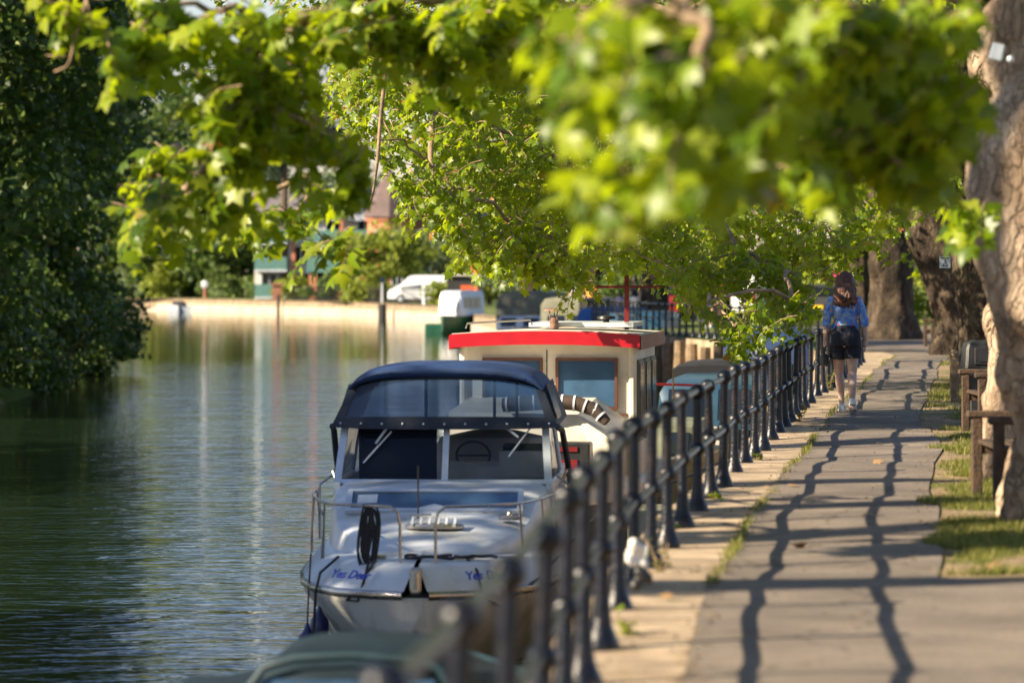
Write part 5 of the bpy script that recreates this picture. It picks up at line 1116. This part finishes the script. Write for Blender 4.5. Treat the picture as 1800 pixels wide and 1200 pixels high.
# ------------------------------------------------------------------ PEOPLE
def person(label, loc, rz=0, h=1.68, top='floral', bottom='shorts', skin='skin', hair='hair', longhair=True, step=.0, bare_legs=True, sleeve='elbow', vox=.009, shoe='shoe', dress=False, spread=.0):
    s = h/1.68; t = thing('person', label, 'person', loc, rz)
    sc = lambda p: (p[0]*s, p[1]*s, p[2]*s)
    b = MB(); T = lambda pts_, r, n=12, fl=1: b.tube([sc(p) for p in pts_], [q*s for q in r], n, True, fl)
    fl_, fr_ = step, -step  # forward offsets of left / right foot
    hips = [(-.085, 0), (.085, 0)]; feet = [(-.035-spread, fl_), (.075+spread, fr_)]
    for i, ((hx, hy), (fx_, fy)) in enumerate(zip(hips, feet)):
        kn = (hx*.85+fx_*.15+(.0), hy+(fy)*.5+.03, .46)
        T([(hx, .0, .90), (hx, .0, .78), ((hx+kn[0])/2, kn[1]*.5, .62), kn, (kn[0]*.5+fx_*.5, kn[1]*.4+fy*.6-.03, .33), (fx_, fy-.01, .14), (fx_, fy, .06)], [.10, .092, .072, .054, .056, .034, .036])
        T([(fx_, fy-.06, .04), (fx_, fy+.02, .045), (fx_, fy+.13, .025)], [.035, .04, .028])
    T([(0, 0, .86), (0, .0, .95), (0, .0, 1.06), (0, .0, 1.22), (0, -.005, 1.33), (0, 0, 1.385)], [.15, .155, .118, .135, .13, .06], 16, .72)
    b.ball(sc((0, -.01, .88)), .15*s, 14, (1.05, .8, .85))
    T([(0, -.005, 1.34), (0, .005, 1.44), (0, .01, 1.50)], [.055, .048, .05])
    b.ball(sc((0, .015, 1.575)), .095*s, 16, (.8, .98, 1.17)); b.ball(sc((0, .05, 1.51)), .05*s, 12, (.9, .9, 1))
    b.ball(sc((0, .112, 1.565)), .018*s, 8, (.7, 1, 1.3)); b.ball(sc((0, .098, 1.53)), .02*s, 8, (1.3, .6, .5))
    for e in (-1, 1): b.ball(sc((e*.078, .01, 1.57)), .02*s, 8, (.5, 1, 1.5)); b.ball(sc((e*.03, .1, 1.585)), .014*s, 8)
    hands = []
    for e in (-1, 1):
        sh = (e*.165, 0, 1.335); el = (e*.225, -.03, 1.08); wr = (e*.245, .015, .87)
        T([(e*.05, 0, 1.33), sh, ((sh[0]+el[0])/2, -.02, 1.21), el, ((el[0]+wr[0])/2, -.005, .98), wr], [.06, .057, .046, .038, .036, .025])
        T([wr, (wr[0], .02, .82), (wr[0]-e*.003, .025, .785)], [.025, .034, .03], 10, .6)
        for k in range(4):
            oy = -.024+.017*k; ln = [.06, .072, .068, .052][k]
            T([(wr[0], .022+oy, .79), (wr[0]-e*.004, .024+oy*1.1, .79-ln*.5), (wr[0]-e*.02, .026+oy*1.1, .79-ln)], [.0095, .0088, .0075], 6)
        T([(wr[0]-e*.01, .045, .84), (wr[0]-e*.018, .065, .805), (wr[0]-e*.022, .066, .775)], [.011, .0105, .009], 6)
    link('body', remesh(b, vox*s, 2), skin, t, True, 0)
    # top garment
    g = MB(); G = lambda pts_, r, n=16, fl=1: g.tube([sc(p) for p in pts_], [q*s for q in r], n, True, fl)
    zb = 1.0 if not dress else .62
    G([(0, 0, zb), (0, 0, zb+.03), (0, 0, 1.1), (0, 0, 1.22), (0, -.005, 1.33), (0, 0, 1.385), (0, 0, 1.41)], [.172 if not dress else .22, .165 if not dress else .2, .142, .155, .155, .11, .066], 20, .74)
    for e in (-1, 1):
        pts_ = [(e*.05, 0, 1.335), (e*.165, 0, 1.345), (e*.2, -.012, 1.22), (e*.232, -.03, 1.09), (e*.24, -.022, 1.035)]
        rd = [.066, .060, .054, .052, .056]
        if sleeve == 'none': pts_ = pts_[:2]; rd = [.06, .06]
        if sleeve == 'short': pts_ = pts_[:3]; rd = rd[:3]
        G(pts_, rd)
    def fold(c): return .007*mnoise.noise(Vector((c.x*14, c.y*14, c.z*9)))+.004*mnoise.noise(Vector((c.x*30, c.y*30, c.z*22)))
    link('shirt', remesh(g, vox*s, 2, fold), top, t, True, 0)
    g = MB()
    if not dress:
        G([(0, -.012, .80), (0, -.012, .9), (0, -.005, 1.04)], [.188, .188, .15], 20, .84)
        for i, (hx, hy) in enumerate(hips):
            fy = feet[i][1]; fx_ = feet[i][0]
            zz = .645 if bare_legs else .12
            if bare_legs: G([(hx*.9, 0, .88), (hx, fy*.12, .76), (hx*1.02, fy*.22+.01, zz)], [.112, .112, .105])
            else: G([(hx*.9, 0, .88), (hx, fy*.12, .76), (hx*.9, fy*.5+.03, .46), (fx_, fy, zz)], [.10, .10, .068, .062])
        link('shorts' if bare_legs else 'trousers', remesh(g, vox*s, 2, fold), bottom, t, True, 0)
    # hair
    g = MB()
    g.ball(sc((0, -.005, 1.59)), .108*s, 18, (.88, .95, 1.1))
    if longhair:
        for k in range(17):
            a_ = math.pi*(.98+1.04*k/16); x = .085*math.cos(a_); y_ = .075*math.sin(a_)*1.0
            w = .012*math.sin(k*2.3)
            g.tube([sc(p) for p in ((x*.7, y_*.75, 1.66), (x*1.05, y_*1.1-.01, 1.57), (x*1.2+w, y_*1.25-.03, 1.47), (x*1.25-w, y_*1.3-.05+.01*math.sin(k), 1.39), (x*1.35+w*1.5, y_*1.2-.05, 1.32+.02*math.cos(k*1.7)), (x*1.2, y_*1.1-.05, 1.285+.025*math.sin(k*3))) ], [.03*s, .036*s, .038*s, .036*s, .028*s, .008*s], 8)
    else: g.ball(sc((0, -.02, 1.56)), .09*s, 12, (.9, .9, 1))
    me = remesh(g, vox*s, 1, lambda c: .008*mnoise.noise(Vector((c.x*46, c.y*46, c.z*15)))+.012*mnoise.noise(Vector((c.x*18, c.y*18, c.z*22))))
    # keep the face free
    link('hair', me, hair, t, True, 0)
    for i, (fx_, fy) in enumerate(feet):
        so = MB(); rot = Matrix.Rotation(R(-28) if (fy < 0 and step) else 0, 4, 'X'); piv = Vector((fx_, fy+.1, .02))
        so.loft([[(fx_+a_*w*1.0, fy+y_, z) for a_, z in ((-.9, .0), (.9, .0), (1, .03), (.85, ht*.8), (.4, ht), (-.4, ht), (-.85, ht*.8), (-1, .03))] for y_, w, ht in ((-.10, .026, .07), (-.085, .036, .095), (-.02, .042, .10), (.05, .046, .075), (.12, .044, .055), (.16, .028, .04))])
        so.v = [((rot.to_3x3() @ (v-piv))+piv)*s for v in so.v]; sh_ = so.build('shoe', shoe, t)
        st = MB(); st.loft([[(fx_+a_*w*1.04, fy+y_, z) for a_, z in ((-1, .03), (1, .03), (.95, .055), (-.95, .055))] for y_, w in ((-.075, .037), (-.02, .043), (.04, .046))]); st.v = [((rot.to_3x3() @ (v-piv))+piv)*s for v in st.v]
        st.build('stripe', 'shoeblue', sh_)
    return t
person('woman seen from behind walking away, long auburn hair, blue floral shirt and black shorts', (PX(1486, 48), 48, gz(4.2, 48)+.014), -.10, 1.72, vox=.008, skin='skinleg', step=.12, spread=.012)
t = thing('handbag', 'small black bag hanging from the left hand of the walking woman', 'bag', (PX(1449, 48.05), 48.05, .66)); MB().box((0, 0, 0), (.10, .2, .16), bev=.03).build('body', 'plasticblack', t); MB().tube([(0, -.06, .08), (.01, -.03, .17), (.01, .03, .17), (0, .06, .08)], .008, 6).build('strap', 'plasticblack', t)
person('person in a black vest standing behind the second railing', (PX(1247, 127), 127, -.12), 3.0, 1.75, 'charcoal', 'charcoal', hair='hairdark', longhair=False, sleeve='none', vox=.02)
person('person in dark top and white shorts near the blue-covered boats', (PX(1116, 136), 136, -.2), 2.2, 1.75, 'charcoal', 'shirtwhite', hair='hairdark', longhair=False, sleeve='short', vox=.02, step=.12)
person('child in a lilac dress beside the red mast', (PX(1090, 138), 138, -.2), 2.6, 1.2, 'lilac', 'lilac', hair='hairdark', longhair=True, dress=True, sleeve='short', vox=.02)
person('person in an orange top half hidden by leaves', (PX(1039, 146), 146, -.25), 2.9, 1.7, 'shirtorange', 'charcoal', hair='hair', longhair=False, sleeve='short', vox=.02, bare_legs=False)
person('person in a pale grey top walking behind the second railing', (PX(1012, 150), 150, -.25), 2.9, 1.72, 'shirtgrey', 'bluedark', hair='hairdark', longhair=False, sleeve='short', vox=.02, bare_legs=False, step=.15)

# ------------------------------------------------------------------ FURNITURE
def bench(label, x, y, L, wood, rz=0):
    x += .12; z = gz(x, y)+.004; t = thing('park_bench', label, 'bench', (x, y, z), rz, 'benches along the path')
    for yy in (-L/2+.06, L/2-.06):
        MB().box((-.27, yy, .32), (.085, .085, .64), bev=.01).build('leg', wood, t)
        MB().box((.27, yy, .45), (.085, .085, .9), bev=.01).build('leg', wood, t)
        MB().box((-.02, yy, .655), (.66, .11, .055), bev=.012).build('armrest', wood, t)
        MB().box((0, yy, .38), (.46, .06, .08)).build('side_rail', wood, t)
    for k in range(4): MB().box((-.21+.13*k, 0, .44), (.105, L-.02, .035), bev=.006).build('seat_slat', wood, t)
    for k in range(3): MB().box((.25, 0, .55+.14*k), (.03, L-.2, .09), bev=.006).build('back_slat', wood, t)
    return t
bench('old wooden bench closest to the camera, half behind the big trunk', 3.84, 29.8, 1.5, 'wood')
bench('dark wooden bench beside the black litter bin', PX(1702, 41.5)+.22, 41.6, 1.6, 'wood')
bench('far wooden bench in front of the leaning trunk', PX(1633, 92)+.15, 92, 1.7, 'wood')
t = thing('litter_bin', 'black plastic litter bin with a hooded top and square opening, behind the middle bench', 'bin', (PX(1714, 44.6)+.13, 44.6, gz(5, 44)+.004))
MB().box((0, 0, .33), (.5, .5, .66), bev=.05).build('body', 'plasticblack', t)
hm = MB(); hm.loft([[(a_*k, b_*k, z) for a_, b_ in ((-.24, -.27), (.24, -.27), (.27, -.24), (.27, .24), (.24, .27), (-.24, .27), (-.27, .24), (-.27, -.24))] for k, z in ((1.0, .66), (1.03, .68), (1.0, .72), (.97, .9), (.88, .97), (.6, 1.0))]); ho = hm.build('hood', 'plasticblack', t)
f_ = MB(); f_.box((0, -.275, .82), (.34, .03, .20), bev=.01); fo = f_.build('opening_frame', 'plasticblack', ho); MB().box((.0, -.285, .82), (.24, .03, .12)).build('opening', 'mattdark', fo, smooth=False)
MB().box((0, -.256, .35), (.16, .02, .1)).build('badge', 'gold', t, smooth=False); MB().box((0, -.256, .62), (.46, .012, .02)).build('trim', 'signwhite', t, smooth=False)
t = thing('marker_post', 'short pale wooden marker post with a knob beside the middle bench', 'post', (PX(1678, 52), 52, gz(6, 52))); MB().box((0, 0, .3), (.12, .12, .6), bev=.01).build('post', 'woodpale', t); MB().ball((0, 0, .64), .07, 12).build('knob', 'woodpale', t)
# notice on trunk
nt_ = P(1661, 461, 59.72); t = thing('tree_notice', 'small white notice plate fixed to the dark wrinkled trunk', 'sign', nt_, .12)
MB().box((0, 0, 0), (.17, .02, .18), bev=.004).build('plate', 'signwhite', t); MB().box((0, -.012, .068), (.13, .006, .02)).build('heading', 'charcoal', t, smooth=False)
mb = MB(); mb.tube([(-.035, -.013, -.05), (0, -.013, .02), (.035, -.013, -.05)], .007, 5).tube([(-.045, -.013, -.055), (.045, -.013, -.055)], .006, 5).ball((0, -.013, .035), .014, 8); mb.build('pictogram', 'charcoal', t)
# metal box on near trunk
t = thing('metal_box', 'small grey metal box strapped high on the nearest trunk', 'box', P(1753, 92, 26.12), -.2)
MB().box((0, 0, 0), (.09, .06, .12), Matrix.Rotation(.25, 3, 'Y'), bev=.01).build('case', 'alu', t); MB().ball((.09, -.01, -.05), .028, 12).build('lens', 'alu', t)
# pink hanging basket & far sign
t = thing('hanging_basket', 'pink flowering hanging basket far behind the walking woman', 'flower basket', P(1465, 482, 118))
fb = MB(); 
for k in range(60): fb.ball((random.gauss(0, .16), random.gauss(0, .14), random.gauss(0, .07)), .05, 5)
tag(fb.build('flowers', 'pink', t), kind='stuff'); MB().lathe([(.05, -.25), (.2, -.12), (.24, 0)], (0, 0, -.03), 12).build('basket', 'timberdark', t); MB().tube([(0, 0, 0), (0, 0, 1.4)], .01, 4).build('chain', 'black', t)
# white bag at a railing foot
t = thing('plastic_bag', 'crumpled white carrier bag caught at the foot of the near railing', 'bag', (XF(20.6)+.05, 20.6, .2))
b = MB(); 
for k in range(9): b.ball((random.gauss(0, .02), random.gauss(0, .02), random.gauss(.05, .03)), .035, 8, (1, .8, 1.1))
link('bag', remesh(b, .012, 1, lambda c: .02*mnoise.noise(c*14)), 'bag', t, True, 0)
b = MB(); 
for k in range(6): b.ball((random.gauss(.03, .02), random.gauss(0, .02), -.05+random.gauss(0, .03)), .033, 8)
link('dark_lining', remesh(b, .014, 1, lambda c: .02*mnoise.noise(c*14)), 'plasticblack', t, True, 0)

# ------------------------------------------------------------------ small plants, grass, litter
def weed(label, x, y, h, n, mat='leafnear', flower=None, z=None, size=.06):
    z = gz(x, y) if z is None else z
    t = thing('weed', label, 'plant', (x, y, z), 0, 'weeds along the railing'); pos = []; ax = []; nr = []; st = MB(); fl = MB()
    for k in range(max(4, n//9)):
        a_ = random.uniform(0, 6.28); l = random.uniform(.5, 1)*h; d = Vector((math.cos(a_)*.35, math.sin(a_)*.35, 1)); pts_ = [Vector((0, 0, -.02))]
        for i in range(5): pts_.append(pts_[-1]+(d+Vector((random.gauss(0, .15), random.gauss(0, .15), -.12*i))).normalized()*l/5)
        st.tube(pts_, .004, 4, False)
        if flower and random.random() < .6: fl.ball(pts_[-1], .022, 6, (1, 1, .6))
        for i in range(n//4):
            j = random.uniform(.3, 4.9); p = pts_[int(j)].lerp(pts_[int(j)+1], j-int(j)); b_ = random.uniform(0, 6.28)
            pos.append(p); ax.append((math.cos(b_), math.sin(b_), random.uniform(-.1, .7))); nr.append((random.gauss(0, .3), random.gauss(0, .3), 1))
    V, Fc = leaves(np.array(pos), np.array(ax), np.array(nr), size*RNG.uniform(.6, 1.3, len(pos)), DIA, DIAF)
    st.build('stems', 'twig', t); npmesh('leaves', V, Fc, mat, t)
    if flower: tag(fl.build('flowers', flower, t), kind='stuff')
WD = [('tall weed with yellow flowers growing outside the nearest posts', XF(14.6)-.27, 14.6, 1.0, 60, 'gold', -.55), ('leafy green weed clump just beyond the railing near the bottom edge', XF(16.2)-.3, 16.2, .8, 50, 'gold', -.6),
      ('dry pale weed at the foot of a post near the white bag', XF(22.6)+.1, 22.6, .32, 30, None, None), ('small green tuft at the foot of the near railing', XF(18.6)+.1, 18.6, .2, 26, None, None), ('small weed on the paving beside a middle post', XF(29.7)+.06, 29.7, .16, 20, None, None),
      ('straw-like tuft at the railing foot just before the walking woman', XF(45)+.1, 45, .3, 40, None, None), ('bushy tuft at the railing foot level with the walking woman', XF(56)+.05, 56, .55, 60, None, None), ('low weed between two middle posts', XF(25.6)-.02, 25.6, .22, 26, None, None), ('low weed spilling over the kerb strip', XF(36.5)+.03, 36.5, .14, 20, None, None)]
for lab, x, y, h, n, fl, z in WD: weed(lab, x, y, h, n, 'grassblade' if 'straw' in lab or 'dry' in lab or 'bushy' in lab else 'leafnear', fl, z)

def grass(n, region, hmin, hmax):
    pos = []
    while len(pos) < n:
        y = region[0]+(region[1]-region[0])*random.random()**1.5; e = XF(y)+1.78-.22*max(0, min(1, (y-38)/10))+.10*math.sin(y*1.9)+.08*math.sin(y*4.7); x = e+abs(random.gauss(0, 1.0))
        if mnoise.noise(Vector((x*.9, y*.55, 3.3)))+.18*mnoise.noise(Vector((x*4, y*3, 1)))+random.gauss(0, .09) < .06+.16*math.exp(-(x-e)*3): continue
        if y < 22.6 and x < XF(y)+3.1: continue
        pos.append((x, y, gz(x, y)))
        if random.random() < .03: pos[-1] = (XF(y)+.44+random.gauss(0, .02), y, gz(x, y))
    pos = np.array(pos); n = len(pos); a = RNG.uniform(0, 6.28, n); ln = RNG.uniform(hmin, hmax, n)
    w = RNG.uniform(.003, .006, n)*np.maximum(1, pos[:, 1]/35); dx = np.cos(a); dy = np.sin(a); bend = RNG.uniform(.1, .9, n)
    V = np.zeros((n, 3, 3)); V[:, 0] = pos; V[:, 1] = pos; V[:, 0, 0] -= dy*w; V[:, 0, 1] += dx*w; V[:, 1, 0] += dy*w; V[:, 1, 1] -= dx*w
    V[:, 2] = pos+np.stack([dx*ln*bend, dy*ln*bend, ln*(1-.3*bend)], 1)
    return V.reshape(-1, 3), np.arange(n*3).reshape(-1, 3)
V1, F1 = grass(52000, (21.3, 40), .03, .085); V2, F2 = grass(26000, (40, 80), .03, .08)
tag(npmesh('grass', np.concatenate([V1, V2]), np.concatenate([F1, F2+len(V1)]), 'grassblade'), 'short sunlit grass on the verge under the plane trees', 'grass', kind='stuff')
def litter():
    n = 2600; y = 16+44*RNG.random(n)**1.4; k = RNG.random(n); x = np.zeros(n)
    for i in range(n):
        b = XF(y[i]); w_ = 1.74-.22*max(0, min(1, (y[i]-38)/10))+(1.3 if y[i] < 22 else 0)
        x[i] = b+(.44+random.gauss(0, .05) if k[i] < .34 else (w_+random.gauss(.05, .13) if k[i] < .7 else (random.uniform(-.15, .3) if k[i] < .85 else random.uniform(.4, 1.8))))
    p = np.array([(a, b, gz(a, b)+.024) for a, b in zip(x, y)]); h = RNG.uniform(0, 6.28, n)
    V, Fc = leaves(p, np.stack([np.cos(h), np.sin(h), RNG.normal(0, .25, n)], 1), np.stack([RNG.normal(0, .4, n), RNG.normal(0, .4, n), np.ones(n)], 1), RNG.uniform(.008, .03, n), DIA, DIAF)
    return npmesh('leaf_litter', V, Fc, leaf_mat('litter', [(0, (.05, .035, .02)), (.5, (.14, .09, .045)), (.85, (.28, .19, .09)), (1, (.14, .17, .03))], (.2, .15, .05), .1, .8, .2))
tag(litter(), 'crumbs of dry leaf litter gathered along both path edges', 'leaf litter', kind='stuff')
M['leafdry'] = pmat('leafdry', (.25, .15, .07), .7, 0, .4, 9)
fg = 'fallen leaves on the path'; proto = None
for k in (1, 3, 6, 8, 10, 12, 13, 15, 17, 19, 21, 23):
    y = [17.6, 18.8, 19.5, 20.4, 21.2, 22.1, 23, 23.6, 24.8, 25.9, 27, 28.5, 30, 31.4, 33, 35, 37, 39, 41, 43, 45, 47, 49, 52, 55, 58][k]; x = XF(y)+random.uniform(.15, 2.4); sz = random.uniform(.06, .11)
    V, Fc = leaves(np.array([[0, 0, 0.]]), np.array([[0, 1., 0]]), np.array([[0, 0, 1.]]), np.array([1.0]))
    if proto is None: proto = npmesh('fallen_leaf', V, Fc, 'leafdry'); o = proto
    else: o = proto.copy(); COL.objects.link(o)
    o.scale = (sz, sz, sz); o.location = (x, y, gz(x, y)+.032); o.rotation_euler = (random.gauss(0, .3), random.gauss(0, .3), random.uniform(0, 6.28))
    tag(o, 'dry brown plane leaf fallen on the sunlit towpath', 'leaf', fg)

# ------------------------------------------------------------------ CAMERA, LIGHT, SKY
cam = bpy.data.cameras.new('camera'); co = bpy.data.objects.new('camera', cam); COL.objects.link(co); S.camera = co
co.location = (0, 0, CZ); co.rotation_euler = (R(90), 0, 0); cam.lens = 135; cam.sensor_width = 36; cam.shift_y = -125/1800
cam.clip_start = .5; cam.clip_end = 5000; cam.dof.use_dof = True; cam.dof.focus_distance = 45; cam.dof.aperture_fstop = 2.3
AZ = 22; EL = 30.0
sd = Vector((-math.cos(R(AZ))*math.cos(R(EL)), -math.sin(R(AZ))*math.cos(R(EL)), math.sin(R(EL))))
sun = bpy.data.lights.new('sun', 'SUN'); sun.energy = 5.0; sun.angle = R(.5); sun.color = (1, .84, .60)
so = bpy.data.objects.new('sun', sun); COL.objects.link(so); so.rotation_euler = sd.to_track_quat('Z', 'Y').to_euler(); so.location = (-20, -10, 20)
w = bpy.data.worlds.new('World'); S.world = w; w.use_nodes = True; nt = w.node_tree; nt.nodes.clear()
sk = nt.nodes.new('ShaderNodeTexSky'); sk.sky_type = 'NISHITA'; sk.sun_disc = False; sk.sun_elevation = R(EL); sk.sun_rotation = math.atan2(sd.x, sd.y); sk.air_density = 1.2; sk.dust_density = .4; sk.ozone_density = 3.5
bgd = nt.nodes.new('ShaderNodeBackground'); bgd.inputs['Strength'].default_value = .058; wo = nt.nodes.new('ShaderNodeOutputWorld')
tint = nt.nodes.new('ShaderNodeMixRGB'); tint.blend_type = 'MULTIPLY'; tint.inputs[0].default_value = 1; tint.inputs[2].default_value = (1.10, .98, 1.08, 1)
nt.links.new(sk.outputs[0], tint.inputs[1]); nt.links.new(tint.outputs[0], bgd.inputs[0]); nt.links.new(bgd.outputs[0], wo.inputs[0])
S.view_settings.view_transform = 'Standard'; S.view_settings.look = 'None'; S.view_settings.exposure = 1.48; S.view_settings.gamma = 1
S.render.engine = 'CYCLES'; S.cycles.max_bounces = 7; S.cycles.transparent_max_bounces = 16; S.cycles.diffuse_bounces = 3; S.cycles.glossy_bounces = 4; S.cycles.transmission_bounces = 4
S.cycles.use_denoising = True; S.cycles.caustics_reflective = False; S.cycles.caustics_refractive = False
S.cycles.sample_clamp_indirect = 6
